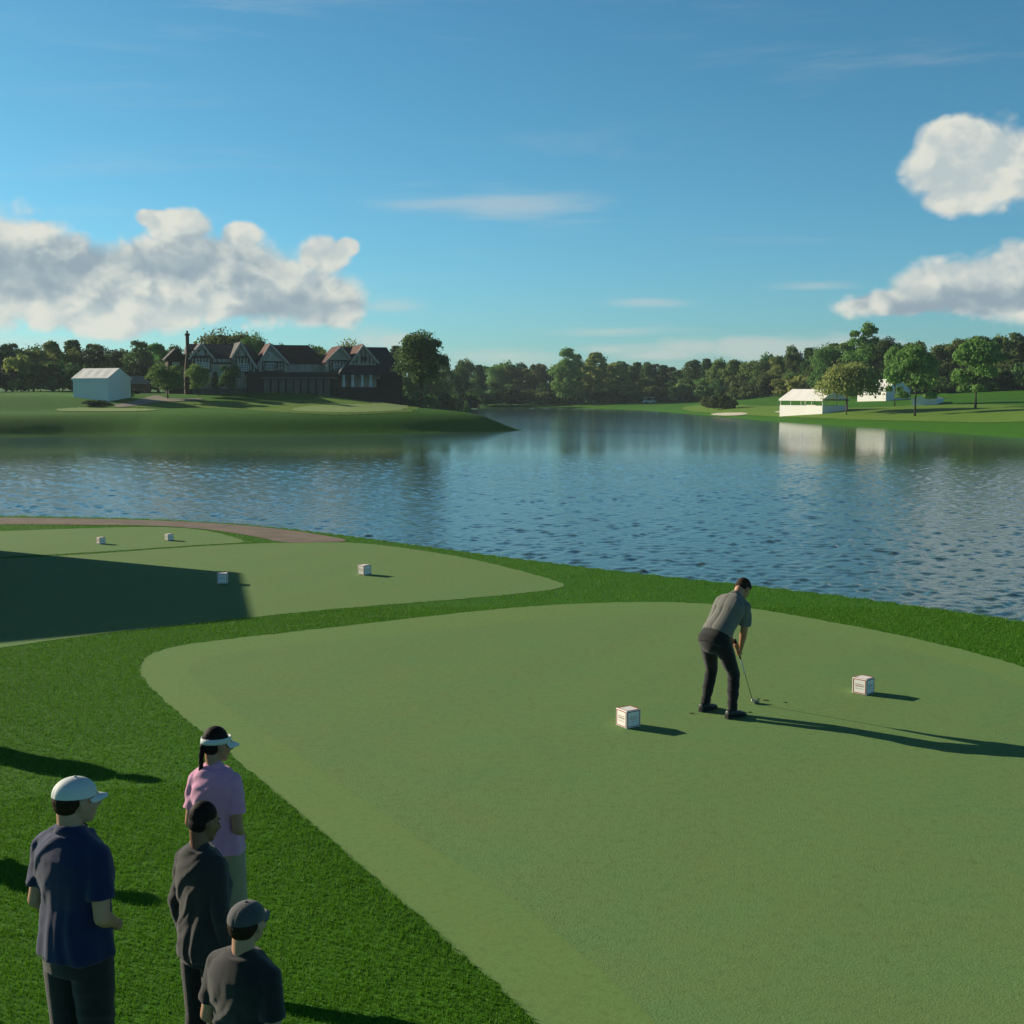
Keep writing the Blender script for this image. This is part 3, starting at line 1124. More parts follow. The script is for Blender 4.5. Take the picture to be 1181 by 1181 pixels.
# left range with the two big gables
a0, a1 = X(220), X(292)
ze = Zp(255, 411.5, 1.5)
zr = Zp(255, 397, 7)
block(a0 + 0.4, a1 - 0.4, ze, 1.5, 12, M_plaster)
cross_roof(a0, a1, ze, zr, 1.5, 12.4, M_slate, 0.0, 0.0)
g1 = (X(220), X(233), X(244), Zp(220, 412.5), Zp(233, 397.5), Zp(244, 411))
gable_wall(*g1, 0.0, 9.0, M_plaster)
gable_roof(*g1, 0.0, 7.5, M_slate)
g2 = (X(268.5), X(277.5), X(294), Zp(269, 411.5), Zp(277, 396.5), Zp(294, 423))
gable_wall(*g2, -0.3, 9.5, M_plaster)
gable_roof(*g2, -0.3, 8.2, M_slate)
timbers(X(221), X(243), Zp(230, 411), Zp(230, 404.5), -0.012, 4, None, True)
timbers(X(221), X(243), Zp(230, 428), Zp(230, 412.5), -0.01, 6)
timbers(X(269, 430, -0.3), X(291, 430, -0.3), Zp(280, 428, -.3), Zp(280, 412, -.3), -0.31, 6)
timbers(X(272, 430, -0.3), X(284, 430, -0.3), Zp(278, 411, -.3), Zp(278, 404, -.3), -0.312, 3, None, False)
timbers(X(244.5, 430, 1.5), X(268, 430, 1.5), Zp(255, 419, 1.5), Zp(255, 412.5, 1.5), 1.49, 8)
window(X(226), X(233), Zp(230, 427), Zp(230, 418), -0.16, 3, 3)
window(X(234.5), X(240.5), Zp(237, 427), Zp(237, 418), -0.16, 3, 3)
window(X(231), X(236), Zp(233, 409.5), Zp(233, 404.5), -0.16, 2, 2)
window(X(275), X(286.5), Zp(280, 428), Zp(280, 419.5), -0.46, 4, 3)
window(X(276), X(280.5), Zp(278, 410), Zp(278, 405), -0.46, 2, 2)
for k in range(4):
    c = 248 + k * 5.2
    window(X(c - 1.7, 430, 1.5), X(c + 1.7, 430, 1.5), Zp(c, 417.5, 1.5), Zp(c, 413.8, 1.5), 1.36, 2, 2)
for c in (226, 237, 251, 262, 281):
    window(X(c - 2.6), X(c + 2.6), Zp(c, 446), Zp(c, 436), -0.16 if not 245 < c < 268 else 1.34, 2, 3)
block(a0 - 0.1, X(296), Zp(255, 448), -0.65, 0.35 - 0.7, M_stone, name='plinth')
# tall chimney stack at the left corner
mb = MB()
x0, x1 = X(212.5), X(221)
zc1, zc2, zc3 = Zp(216, 430), Zp(216, 408), Zp(216, 387)
xa, xb = X(215.3), X(218.9)
mb.box((x0, -0.9, ZB), (x1, 1.2, zc1))
mb.add([(x0, -0.9, zc1), (x1, -0.9, zc1), (x1, 1.2, zc1), (x0, 1.2, zc1), (xa, -0.5, zc2), (xb, -0.5, zc2), (xb, 0.6, zc2), (xa, 0.6, zc2)],
       [(0, 1, 5, 4), (1, 2, 6, 5), (2, 3, 7, 6), (3, 0, 4, 7), (4, 5, 6, 7)])
mb.box((xa, -0.5, zc2), (xb, 0.6, zc3))
mb.box((xa - 0.12, -0.62, zc3), (xb + 0.12, 0.72, zc3 + 0.35))
mb.tube([((xa + xb) / 2, 0.05, zc3 + 0.35), ((xa + xb) / 2, 0.05, zc3 + 0.85)], 0.17, 10)
mb.build('chimney', M_brick, club)
# small wing left of the chimney
g0 = (X(194, 430, 5), X(203, 430, 5), X(214, 430, 5), Zp(195, 413, 5), Zp(203, 404, 5), Zp(214, 413, 5))
gable_wall(*g0, 5.0, 12.0, M_brick)
gable_roof(*g0, 5.0, 12.2, M_slate, M_timber)
window(X(199, 430, 5), X(207, 430, 5), Zp(203, 426, 5), Zp(203, 418, 5), 4.84, 3, 2)
# low connecting range
block(X(292), X(300), Zp(296, 424, 3), 3.0, 11, M_brick)
cross_roof(X(291), X(302), Zp(296, 424, 3), Zp(296, 404, 7), 3.0, 11.4, M_slate)

# middle range with a red tiled roof
g3 = (X(298.5, 430, 2), X(312, 430, 2), X(331, 430, 2), Zp(299, 420, 2), Zp(312, 398, 2), Zp(331, 418.5, 2))
gable_wall(*g3, 2.0, 9.5, M_plaster)
gable_roof(*g3, 2.0, 8.0, M_tile)
block(X(330, 430, 3), X(374, 430, 3), Zp(350, 418, 3), 3.2, 12, M_plaster)
cross_roof(X(312, 430, 3), X(375, 430, 3), Zp(350, 418, 3), Zp(345, 398, 7.5), 3.2, 12.4, M_tile, 0, 2.2)
timbers(X(303, 430, 2), X(327, 430, 2), Zp(315, 428, 2), Zp(315, 417.5, 2), 1.99, 7)
window(X(306.5, 430, 2), X(316, 430, 2), Zp(312, 427, 2), Zp(312, 419, 2), 1.84, 3, 2)
window(X(310.5, 430, 2), X(314, 430, 2), Zp(312, 411.5, 2), Zp(312, 406.5, 2), 1.84, 2, 2)
for c in (337, 347, 356, 366):
    window(X(c - 3, 430, 3.2), X(c + 3, 430, 3.2), Zp(c, 426, 3.2), Zp(c, 420, 3.2), 3.04, 3, 2)
# flat roofed terrace pavilion in front of the middle range
tx0, tx1 = X(288, 445, -4), X(392, 445, -4)
zt = Zp(340, 429, -4)
block(tx0, tx1, zt - 0.5, -4, 1.9, M_brick, name='terrace_wall')
mb = MB()
mb.box((tx0 - 0.4, -4.5, zt - 0.5), (tx1 + 0.3, 1.95, zt))
mb.build('terrace_roof', M_slate, club)
mb = MB()
zz = Zp(340, 436, -4)
mb.box((tx0 + 2.0, -4.42, zz - 0.12), (tx1 - 0.5, -4.12, zz + 0.16))
mb.build('fascia', M_stone, club)
for k in range(9):
    xx = tx0 + 2.4 + k * (tx1 - tx0 - 4) / 9
    window(xx, xx + 1.15, ZB + 1.6, zz - 0.35, -4.12, 2, 2, M_timber)
    mb = MB()
    mb.box((xx + 1.3, -4.32, ZB), (xx + 1.5, -4.03, zz - 0.13))
    mb.build('post', M_timber, club)

# right range with the two gables, pillared porch and the long dark roof
g4 = (X(376.8, 430, -1), X(393, 430, -1), X(405, 430, -1), Zp(377, 417, -1), Zp(393, 401, -1), Zp(405, 416, -1))
gable_wall(*g4, -1.0, 8.0, M_plaster)
gable_roof(*g4, -1.0, 6.5, M_tile)
g5 = (X(404, 430, -2.2), X(418.5, 430, -2.2), X(434, 430, -2.2), Zp(404, 419, -2.2), Zp(419, 399.5, -2.2), Zp(434, 417.5, -2.2))
gable_wall(*g5, -2.2, 7.0, M_plaster)
gable_roof(*g5, -2.2, 5.2, M_tile)
block(X(432, 430, 0), X(457, 430, 0), Zp(445, 425), 0.0, 11, M_brick)
cross_roof(X(398, 430, 0), X(458, 430, 0), Zp(445, 424), Zp(440, 400.5, 5.5), 0.0, 11.0, M_slate, 0, 0.6)
window(X(416.5, 430, -2.2), X(423.5, 430, -2.2), Zp(420, 416, -2.2), Zp(420, 411, -2.2), -2.36, 3, 2, M_timber)
window(X(385, 430, -1), X(392, 430, -1), Zp(388, 427, -1), Zp(388, 420, -1), -1.16, 3, 2)
timbers(X(380, 430, -1), X(401, 430, -1), Zp(390, 428, -1), Zp(390, 416, -1), -1.01, 6)
timbers(X(407, 430, -2.2), X(431, 430, -2.2), Zp(419, 419.5, -2.2), Zp(419, 414.5, -2.2), -2.21, 5, (g5[1], g5[4]), False)
# porch
pz = Zp(410, 430, -5.5)
px0, px1 = X(390.5, 430, -5.5), X(462, 430, -5.5)
mb = MB()
pt = Zp(410, 421, -2.5)
mb.add([(px0, -6, pz), (px1, -6, pz), (px1, -2.25, pt), (px0 + 1.8, -2.25, pt), (px0, -6, pz - 0.35), (px1, -6, pz - 0.35), (px1, -2.25, pz - 0.35), (px0, -2.25, pz - 0.35)],
       [(0, 1, 2, 3), (4, 5, 1, 0), (5, 6, 2, 1), (7, 4, 0, 3), (7, 6, 5, 4), (6, 7, 3, 2)])
pr = mb.build('porch_roof', M_slate, club)
mb = MB()
mb.beam((px0 - 0.05, -6.12, pz - 0.1), (px0 + 1.75, -2.4, pt + 0.1), 0.3)
mb.build('bargeboard', M_barge, pr)
for c in (396.5, 406.8, 417.8, 427.5):
    xx = X(c, 438, -5.6)
    mb = MB()
    zb_ = Zp(c, 446.5, -5.6)
    mb.tube([(xx, -5.6, zb_), (xx, -5.6, zb_ + 0.25), (xx, -5.6, zb_ + 0.26), (xx, -5.6, pz - 0.65), (xx, -5.6, pz - 0.64), (xx, -5.6, pz - 0.36)], [0.32, 0.32, 0.25, 0.22, 0.30, 0.30], 14)
    mb.build('column', M_white, club, True)
mb = MB()
mb.box((px0 - 0.3, -6.3, ZB - 2), (px1, -2.25, Zp(410, 446.5, -5.6)))
mb.build('porch_base', M_brick, club)
block(X(440, 440, -2.2), X(464, 440, -2.2), pz - 0.4, -2.2, 0.0 + 8, M_brick)
window(X(434.5, 440, -2.2), X(437.5, 440, -2.2), Zp(436, 432, -2.2) - 0.8, Zp(436, 428, -2.2), -2.3, 2, 2)

# ---- marquees
def marquee(px, base, Y, L, Wd, eave, ridge, rz, label, open_sides=False, lowwall=0.0, group=None, name='marquee', z=None):
    x = (px - CC) / FPX * Y
    z0 = hz(x, Y) if z is None else z
    e = empty(name, (x, Y, z0 - 0.05), rz)
    tag(e, label, 'tent', group)
    hl, hw = L / 2, Wd / 2
    mb = MB()
    th = 0.06
    o = 0.18
    for s in (-1, 1):
        dx, dz = s * (hw + o), -(ridge - eave) * (hw + o) / hw
        n = 9
        vs = []
        for i in range(n):
            y = -hl - o + (2 * hl + 2 * o) * i / (n - 1)
            sag = 0.05 if i % 2 else 0.0
            vs += [(0, y, ridge - sag * 0.3), (dx * 0.5, y, ridge + dz * 0.5 - sag), (dx, y, ridge + dz - sag * .3),
                   (dx, y, ridge + dz - th - 0.25), (dx * 0.5, y, ridge + dz * 0.5 - sag - th), (0, y, ridge - th)]
        fs = []
        for i in range(n - 1):
            for k in range(6):
                a, b_ = i * 6 + k, i * 6 + (k + 1) % 6
                fs.append((a, b_, b_ + 6, a + 6) if s > 0 else (a, a + 6, b_ + 6, b_))
        fs += [tuple(range(6)), tuple((n - 1) * 6 + k for k in range(6))]
        mb.add(vs, fs)
    mb.build('roof', M_canvas, e)
    for s in (-1, 1):
        g_ = MB()
        y = s * (hl - 0.02)
        g_.add([(-hw, y - 0.03, eave), (hw, y - 0.03, eave), (0, y - 0.03, ridge - 0.08), (-hw, y + 0.03, eave), (hw, y + 0.03, eave), (0, y + 0.03, ridge - 0.08)],
               [(0, 1, 2), (5, 4, 3), (0, 3, 4, 1), (1, 4, 5, 2), (2, 5, 3, 0)])
        g_.build('gable_panel', M_canvas, e)
    top = lowwall if open_sides else eave
    for (lo, hi) in (((-hw, -hl, -0.9), (-hw + 0.05, hl, top)), ((hw - 0.05, -hl, -0.9), (hw, hl, top)),
                     ((-hw + 0.05, -hl, -0.9), (hw - 0.05, -hl + 0.05, top)), ((-hw + 0.05, hl - 0.05, -0.9), (hw - 0.05, hl, top))):
        mb = MB().box(lo, hi)
        mb.build('side_wall', M_canvas, e)
    npost = max(2, int(L / 3) + 1)
    for s in (-1, 1):
        for i in range(npost):
            y = -hl + 0.12 + (2 * hl - 0.24) * i / (npost - 1)
            mb = MB().box((s * (hw - 0.12) - 0.05, y - 0.05, 0), (s * (hw - 0.12) + 0.05, y + 0.05, eave - 0.02))
            mb.build('post', M_white, e)
    return e


marquee(937, 469, 264, 13.0, 7.5, 3.1, 5.2, math.radians(-150), 'open sided white marquee with low white walls on the lawn left of the olive tree', True, 1.7)
marquee(1017, 457, 292, 9.0, 8.0, 2.6, 5.0, math.radians(-150), 'closed white tent behind the olive tree, higher up the right bank', False)
marquee(1068, 463, 262, 8.0, 5.0, 1.2, 2.0, math.radians(-30), 'low white tent seen behind the trunk of the full green tree on the right', False)
marquee(120, 463, 208, 8.0, 5.2, 3.4, 5.0, math.radians(-117), 'white marquee at the left edge of the lawn beside the drive', False)
for i_, (hx, hy, hw_) in enumerate([(136, 224, 4), (146, 228, 4), (155, 232, 3.5), (112, 212, 4)]):
    xw = (hx - CC) / FPX * (hy - 12)
    put_tree(shrubs[0], xw, hy - 12, hz(xw, hy - 12) - 0.1, 0.9, hw_, i_ * 1.3, 'low_hedge', ['low dark hedge clump at the foot of the left marquee', 'low dark hedge clump between the left marquee and the drive',
             'low dark hedge clump beside the drive, nearest the small pavilion', 'low dark hedge clump farthest left before the left marquee'][i_], 'hedge')
# small open pavilion with a hipped roof behind the drive
xp, Yp = (159 - CC) / FPX * 236, 236
pv = empty('pavilion', (xp, Yp, hz(xp, Yp) - 0.1), 0.3)
tag(pv, 'small hipped roof pavilion between the left marquee and the rounded tree', 'pavilion')
mb = MB()
mb.add([(-3, -2.2, 2.0), (3, -2.2, 2.0), (3, 2.2, 2.0), (-3, 2.2, 2.0), (-1.2, 0, 3.4), (1.2, 0, 3.4), (-3, -2.2, 1.85), (3, -2.2, 1.85), (3, 2.2, 1.85), (-3, 2.2, 1.85)],
       [(0, 1, 5, 4), (1, 2, 5), (2, 3, 4, 5), (3, 0, 4), (6, 7, 1, 0), (7, 8, 2, 1), (8, 9, 3, 2), (9, 6, 0, 3), (9, 8, 7, 6)])
mb.build('roof', mat('weathered_roof', (0.24, 0.25, 0.21), 0.9, 0.1, var=0.2, vscale=1.5), pv)
for sx in (-1, 1):
    for sy in (-1, 1):
        MB().box((sx * 2.7 - 0.09, sy * 1.9 - 0.09, 0), (sx * 2.7 + 0.09, sy * 1.9 + 0.09, 1.86)).build('post', M_timber, pv)
MB().box((-2.5, 1.75, 0), (2.5, 1.95, 1.84)).build('back_wall', M_stone, pv)

# far white utility cart below the woods
def at_ground(px, Y):
    x = (px - CC) / FPX * Y
    return x, Y, hz(x, Y)


x, y, z = at_ground(748, 452)
ct = empty('golf_cart', (x, y, z), 0.3)
tag(ct, 'tiny white roofed cart parked below the woodland across the lake', 'golf cart')
MB().box((-2.2, -0.9, 0.35), (2.2, 0.9, 1.1)).build('body', M_white, ct)
MB().box((-1.8, -0.95, 2.2), (1.9, 0.95, 2.35)).build('roof', M_white, ct)
for sx in (-1.5, 1.5):
    for sy in (-0.8, 0.8):
        MB().box((sx - 0.05, sy - 0.05, 1.1), (sx + 0.05, sy + 0.05, 2.2)).build('post', M_white, ct)
        MB().tube([(sx, sy - 0.12, 0.35), (sx, sy + 0.12, 0.35)], 0.35, 14).build('wheel', M_shoe_k, ct)

# draped surfaces on the far banks
def ds(px, py):
    p = on_terrain(px, py)
    return (p[0], p[1])


PG = [(-20, 182), (-26, 184.5)]


def wpoly(pts, n=2):
    return smooth_poly(pts, n)


def ppoly(pts, n=1):
    return smooth_poly([ds(*p_) for p_ in pts], n)


drape('putting_green', ppoly([(330, 474), (380, 476.5), (430, 476), (480, 473), (530, 471.5), (500, 469), (450, 467.5), (400, 467), (350, 468.5)], 2), 0.07, M_green, 0.6)
drape('putting_green', ppoly([(60, 474), (110, 475), (160, 474.5), (190, 473), (160, 471.5), (110, 471), (70, 471.5)], 2), 0.07, M_green, 0.6)
drape('drive', ppoly([(128, 468.5), (150, 465), (164, 461), (174, 457.5), (183, 456.5), (190, 460), (212, 460.5), (232, 460), (234, 461.8), (210, 463), (188, 464), (172, 466), (156, 469), (138, 470.5)], 2), 0.09, M_concrete, 0.4)
drape('fairway', ppoly([(780, 473), (850, 478.5), (940, 483), (1063, 486), (1181, 488), (1300, 478), (1181, 466), (1063, 468), (960, 472), (880, 468), (800, 467)], 2), 0.06, M_fair, 0.5)
drape('fairway', ppoly([(110, 470), (180, 470), (260, 471), (340, 478), (420, 479), (500, 475), (570, 472), (530, 468), (470, 464.5), (400, 462), (300, 462.5), (200, 464.5), (130, 466.5)], 2), 0.035, M_fair, 0.6)
drape('sand_bunker', ppoly([(818, 478.5), (830, 479.5), (845, 479.8), (862, 478.5), (860, 476.5), (840, 476.5), (825, 477)], 1), 0.12, M_sand, 0.35)
drape('sand_bunker', ppoly([(893, 476), (900, 476.5), (903, 475), (897, 474.4)], 1), 0.12, M_sand, 0.35)

# ------------------------------------------------------------------ people
def uv_ellipsoid(c, rad, rot=None, nu=20, nv=14):
    vs, fs = [], []
    for i in range(nv + 1):
        ph = math.pi * i / nv
        for j in range(nu):
            th = 2 * math.pi * j / nu
            p = Vector((rad[0] * math.sin(ph) * math.cos(th), rad[1] * math.sin(ph) * math.sin(th), rad[2] * math.cos(ph)))
            if rot is not None:
                p = rot @ p
            vs.append(Vector(c) + p)
    for i in range(nv):
        for j in range(nu):
            a, b = i * nu + j, i * nu + (j + 1) % nu
            fs.append((a, a + nu, b + nu, b))
    return vs, fs


def limb(a, b, ra, rb, n=20, round_a=True, round_b=True, wide=1.0, wdir=(0, 1, 0), bulge=0.0):
    """tapered limb from a to b; wide stretches its section along wdir; flat ends where not rounded"""
    a, b = Vector(a), Vector(b)
    d = (b - a)
    L = d.length
    d.normalize()
    w = Vector(wdir) - d * Vector(wdir).dot(d)
    w.normalize()
    s = d.cross(w)
    prof = []
    if round_a:
        for k in range(1, 7):
            t = math.pi / 2 * (1 - k / 6)
            prof.append((-ra * math.sin(t), ra * math.cos(t)))
    else:
        prof.append((0, ra))
    for k in range(1, 6):
        f = k / 6
        prof.append((L * f, ra + (rb - ra) * f + bulge * math.sin(math.pi * min(1, f * 1.35)) * ra))
    if round_b:
        for k in range(0, 6):
            t = math.pi / 2 * k / 6
            prof.append((L + rb * math.sin(t), rb * math.cos(t)))
    else:
        prof.append((L, rb))
    vs, fs = [], []
    for (z, r) in prof:
        for k in range(n):
            th = 2 * math.pi * k / n
            vs.append(a + d * z + w * (r * wide * math.cos(th)) + s * (r * math.sin(th)))
    for i in range(len(prof) - 1):
        for k in range(n):
            p, q = i * n + k, i * n + (k + 1) % n
            fs.append((p, q, q + n, p + n))
    fs.append(tuple(range(n - 1, -1, -1)))
    fs.append(tuple((len(prof) - 1) * n + k for k in range(n)))
    return vs, fs


def sweep(secs, n=28, p=2.3):
    """closed tube through sections (centre, half width, half depth, axis x, axis y); superellipse sections"""
    vs, fs = [], []
    for (c, rx, ry, ax, ay) in secs:
        c, ax, ay = Vector(c), Vector(ax).normalized(), Vector(ay).normalized()
        for k in range(n):
            th = 2 * math.pi * k / n
            ct, st = math.cos(th), math.sin(th)
            vs.append(c + ax * (rx * math.copysign(abs(ct) ** (2 / p), ct)) + ay * (ry * math.copysign(abs(st) ** (2 / p), st)))
    m = len(secs)
    for i in range(m - 1):
        for k in range(n):
            a, b = i * n + k, i * n + (k + 1) % n
            fs.append((a, b, b + n, a + n))
    fs.append(tuple(range(n - 1, -1, -1)))
    fs.append(tuple((m - 1) * n + k for k in range(n)))
    return vs, fs


def fuse(name, prims, voxel, m, parent, smooth=2, fold=None, sm_f=0.5):
    """all shapes fused into ONE continuous skin"""
    mb = MB()
    for vs, fs in prims:
        mb.add(vs, fs)
    o = mb.build(name, m)
    import bmesh
    bm = bmesh.new()
    bm.from_mesh(o.data)
    bmesh.ops.recalc_face_normals(bm, faces=bm.faces)
    bm.to_mesh(o.data)
    bm.free()
    r = o.modifiers.new('r', 'REMESH')
    r.mode = 'VOXEL'
    r.voxel_size = voxel
    r.adaptivity = 0
    s = o.modifiers.new('s', 'SMOOTH')
    s.factor = sm_f
    s.iterations = smooth
    dg = bpy.context.evaluated_depsgraph_get()
    me = bpy.data.meshes.new_from_object(o.evaluated_get(dg))
    bpy.data.objects.remove(o)
    if fold is not None:
        n = len(me.vertices)
        co = np.empty(n * 3, np.float32)
        me.vertices.foreach_get('co', co)
        no = np.empty(n * 3, np.float32)
        me.vertices.foreach_get('normal', no)
        co = co.reshape(-1, 3)
        no = no.reshape(-1, 3)
        co = co + no * fold(co)[:, None]
        me.vertices.foreach_set('co', co.ravel().astype(np.float32))
    me.polygons.foreach_set('use_smooth', [True] * len(me.polygons))
    me.update()
    me.name = name
    if not me.materials:
        me.materials.append(m)
    return link(name, me, parent)


def folds(dirv, freq, amp, seed, mask=None, drape=0.0):
    r = np.random.default_rng(seed)
    dv = np.array(Vector(dirv).normalized())
    ph = r.uniform(0, 6.28, 6)
    q = r.normal(size=(5, 3))

    def f(P):
        th = np.arctan2(P[:, 1], P[:, 0])
        w = sum(np.sin(P @ q[i] * 9 + ph[i]) for i in range(5)) * 0.35
        s = np.sin((P @ dv) * freq + w * 2.4 + ph[5])
        s2 = np.sin((P @ dv) * freq * 2.3 + w * 4.0)
        env = 0.5 + 0.5 * np.sin(P @ q[0] * 5 + ph[1])
        v = amp * ((np.abs(s) ** 1.5) * np.sign(s) * 0.75 + s2 * 0.3) * env
        if drape:
            k = np.clip((1.30 - P[:, 2]) / 0.35, 0, 1)
            v = v + drape * k * (np.sin(th * 6 + w * 2 + ph[2]) * 0.6 + np.sin(th * 11 + w * 3 + ph[3]) * 0.4)
        return v if mask is None else v * mask(P)
    return f


def hand(wrist, d, palm_n, thumb_side, curl=0.35, size=1.0, wrap=None):
    """palm + four unequal bent fingers + thumb leaving the side of the palm. d: towards the fingers, palm_n: out of the palm"""
    wrist, d, pn, ts = Vector(wrist), Vector(d).normalized(), Vector(palm_n).normalized(), Vector(thumb_side).normalized()
    pn = (pn - d * pn.dot(d)).normalized()
    ts = (ts - d * ts.dot(d) - pn * ts.dot(pn)).normalized()
    S = size
    out = []
    R3 = Matrix((ts, d, pn)).transposed()
    out.append(uv_ellipsoid(wrist + d * 0.050 * S, (0.042 * S, 0.056 * S, 0.017 * S), R3))
    out.append(limb(wrist - d * 0.02 * S, wrist + d * 0.03 * S, 0.024 * S, 0.026 * S, wide=1.2, wdir=ts))
    Ls = [0.066, 0.074, 0.070, 0.056]
    for i in range(4):
        base = wrist + d * (0.088 - 0.005 * abs(i - 1.2)) * S + ts * (0.030 - 0.020 * i) * S
        fd = (d + ts * (0.10 - 0.07 * i)).normalized()
        p = base - fd * 0.02 * S
        rr_ = [0.0098, 0.0090, 0.0082, 0.0074]
        L = Ls[i] * S
        ang = curl * (1 + 0.10 * i)
        a = 0.0
        q = base
        out.append(limb(p, q, rr_[0] * S, rr_[0] * S, 10))
        for k, fr in enumerate((0.45, 0.32, 0.25)):
            a += ang
            v = fd * math.cos(a) + pn * math.sin(a)
            q2 = q + v * L * fr
            out.append(limb(q, q2, rr_[k] * S, rr_[k + 1] * S, 10))
            q = q2
    tb_ = wrist + d * 0.025 * S + ts * 0.030 * S
    t1 = tb_ + (d * 0.6 + ts * 0.62 + pn * 0.35).normalized() * 0.038 * S
    t2 = t1 + (d * 0.85 + ts * 0.1 + pn * 0.5).normalized() * 0.030 * S
    out.append(limb(tb_, t1, 0.014 * S, 0.0115 * S, 10))
    out.append(limb(t1, t2, 0.0112 * S, 0.0092 * S, 10))
    return out


def head_prims(c, q, s=1.0):
    """c: centre of the skull, q: rotation (face looks along +X, up +Z)"""
    c = Vector(c)
    M = q.to_matrix()
    at_ = lambda x, y, z: c + M @ Vector((x * s, y * s, z * s))
    e = lambda x, y, z, a, b, d: uv_ellipsoid(at_(x, y, z), (a * s, b * s, d * s), M)
    P = [e(-0.012, 0, 0.018, 0.096, 0.076, 0.090), e(0.018, 0, -0.015, 0.076, 0.066, 0.088),
         e(0.030, 0, -0.062, 0.060, 0.052, 0.050), e(0.062, 0, -0.092, 0.026, 0.030, 0.020),
         limb(at_(0.090, 0, 0.012), at_(0.112, 0, -0.028), 0.008 * s, 0.014 * s),
         e(0.101, 0, -0.034, 0.013, 0.018, 0.009),
         e(0.087, 0, -0.060, 0.012, 0.025, 0.007), e(0.085, 0, -0.071, 0.012, 0.022, 0.007),
         e(0.078, 0, 0.030, 0.018, 0.052, 0.010)]
    for sd in (-1, 1):
        P.append(e(0.066, 0.036 * sd, -0.028, 0.022, 0.022, 0.022))
        P.append(e(0.000, 0.076 * sd, -0.010, 0.019, 0.009, 0.032))
        P.append(e(-0.006, 0.083 * sd, 0.002, 0.014, 0.006, 0.022))
    return P


def eyes(c, q, s, parent, iris=(0.03, 0.02, 0.012)):
    c = Vector(c)
    M = q.to_matrix()
    for sd in (-1, 1):
        mb = MB()
        mb.add(*uv_ellipsoid(c + M @ Vector((0.076 * s, 0.031 * sd * s, 0.004 * s)), (0.0125 * s, 0.0135 * s, 0.009 * s), M))
        mb.build('eye', M_eye, parent, True)


def rotq(rz=0.0, ry=0.0, rx=0.0):
    return Quaternion((0, 0, 1), rz) @ Quaternion((0, 1, 0), ry) @ Quaternion((1, 0, 0), rx)


def cloth_mat(name, c, rough=0.85, weave=260.0, var=0.12):
    m = mat(name, c, rough, 0.2, var=var, vscale=9.0, sheen=0.25, bump=0.35, bscale=weave)
    return m


M_skin_w = mat('skin_tan', (0.43, 0.22, 0.135), 0.5, 0.35, var=0.10, vscale=14.0, bump=0.1, bscale=160)
M_skin_d = mat('skin_brown', (0.22, 0.105, 0.062), 0.5, 0.35, var=0.10, vscale=14.0, bump=0.1, bscale=160)
M_skin_l = mat('skin_light', (0.52, 0.29, 0.19), 0.5, 0.35, var=0.10, vscale=14.0, bump=0.1, bscale=160)
M_eye = mat('eye_dark', (0.05, 0.035, 0.03), 0.2, 0.5)


def hair_mat(name, c):
    m = bpy.data.materials.new(name)
    m.use_nodes = True
    t = NT(m.node_tree)
    p = t.n['Principled BSDF']
    p.inputs['Roughness'].default_value = 0.7
    p.inputs['Specular IOR Level'].default_value = 0.15
    co = t.new('ShaderNodeTexCoord').outputs['Object']
    n = t.noise(t.vscale(co, (1, 1, 0.25)), 120.0, 3, 0.6)
    t.l.new(t.mix(n, tuple(x * 0.45 for x in c) + (1,), tuple(x * 1.5 for x in c) + (1,)), p.inputs['Base Color'])
    b = t.new('ShaderNodeBump')
    b.inputs['Strength'].default_value = 0.9
    b.inputs['Distance'].default_value = 0.004
    t.l.new(n, b.inputs['Height'])
    t.l.new(b.outputs[0], p.inputs['Normal'])
    return m


M_hair_k = hair_mat('hair_black', (0.012, 0.009, 0.008))
M_hair_b = hair_mat('hair_brown', (0.030, 0.015, 0.009))

X_, Y_, Z_ = (1, 0, 0), (0, 1, 0), (0, 0, 1)


def shoe(name, ankle, toe_dir, m, parent, L=0.29, sole=None):
    """ankle at its ground position; toe_dir in the ground plane"""
    a = Vector(ankle)
    d = Vector(toe_dir).normalized()
    s = Vector((-d.y, d.x, 0))
    zg = 0.0
    secs = []
    for f, hw, zt in [(-0.085, 0.026, 0.050), (-0.075, 0.036, 0.085), (-0.03, 0.042, 0.105), (0.02, 0.043, 0.095), (0.07, 0.046, 0.072), (0.12, 0.051, 0.058), (0.16, 0.049, 0.048), (0.19, 0.038, 0.038), (0.205, 0.02, 0.028)]:
        secs.append((Vector((a.x, a.y, zg + 0.004 + zt / 2)) + d * f * L / 0.29, hw, zt / 2, s, Z_))
    o = fuse(name, [sweep(secs, 20, 2.6)], 0.006, m, parent, 3)
    if sole is not None:
        mb = MB()
        pts = [(-0.09, 0.022), (-0.082, 0.036), (-0.03, 0.040), (0.03, 0.040), (0.08, 0.049), (0.14, 0.052), (0.18, 0.043), (0.205, 0.022)]
        ring = [Vector((a.x, a.y, 0)) + d * f + s * w_ for f, w_ in pts] + [Vector((a.x, a.y, 0)) + d * f - s * w_ for f, w_ in reversed(pts)]
        n = len(ring)
        vs = [r_ + Vector((0, 0, 0.001)) for r_ in ring] + [r_ + Vector((0, 0, 0.022)) for r_ in ring]
        mb.add(vs, [tuple(range(n - 1, -1, -1)), tuple(range(n, 2 * n))] + [(i, (i + 1) % n, n + (i + 1) % n, n + i) for i in range(n)])
        mb.build('sole', sole, o, False)
    return o


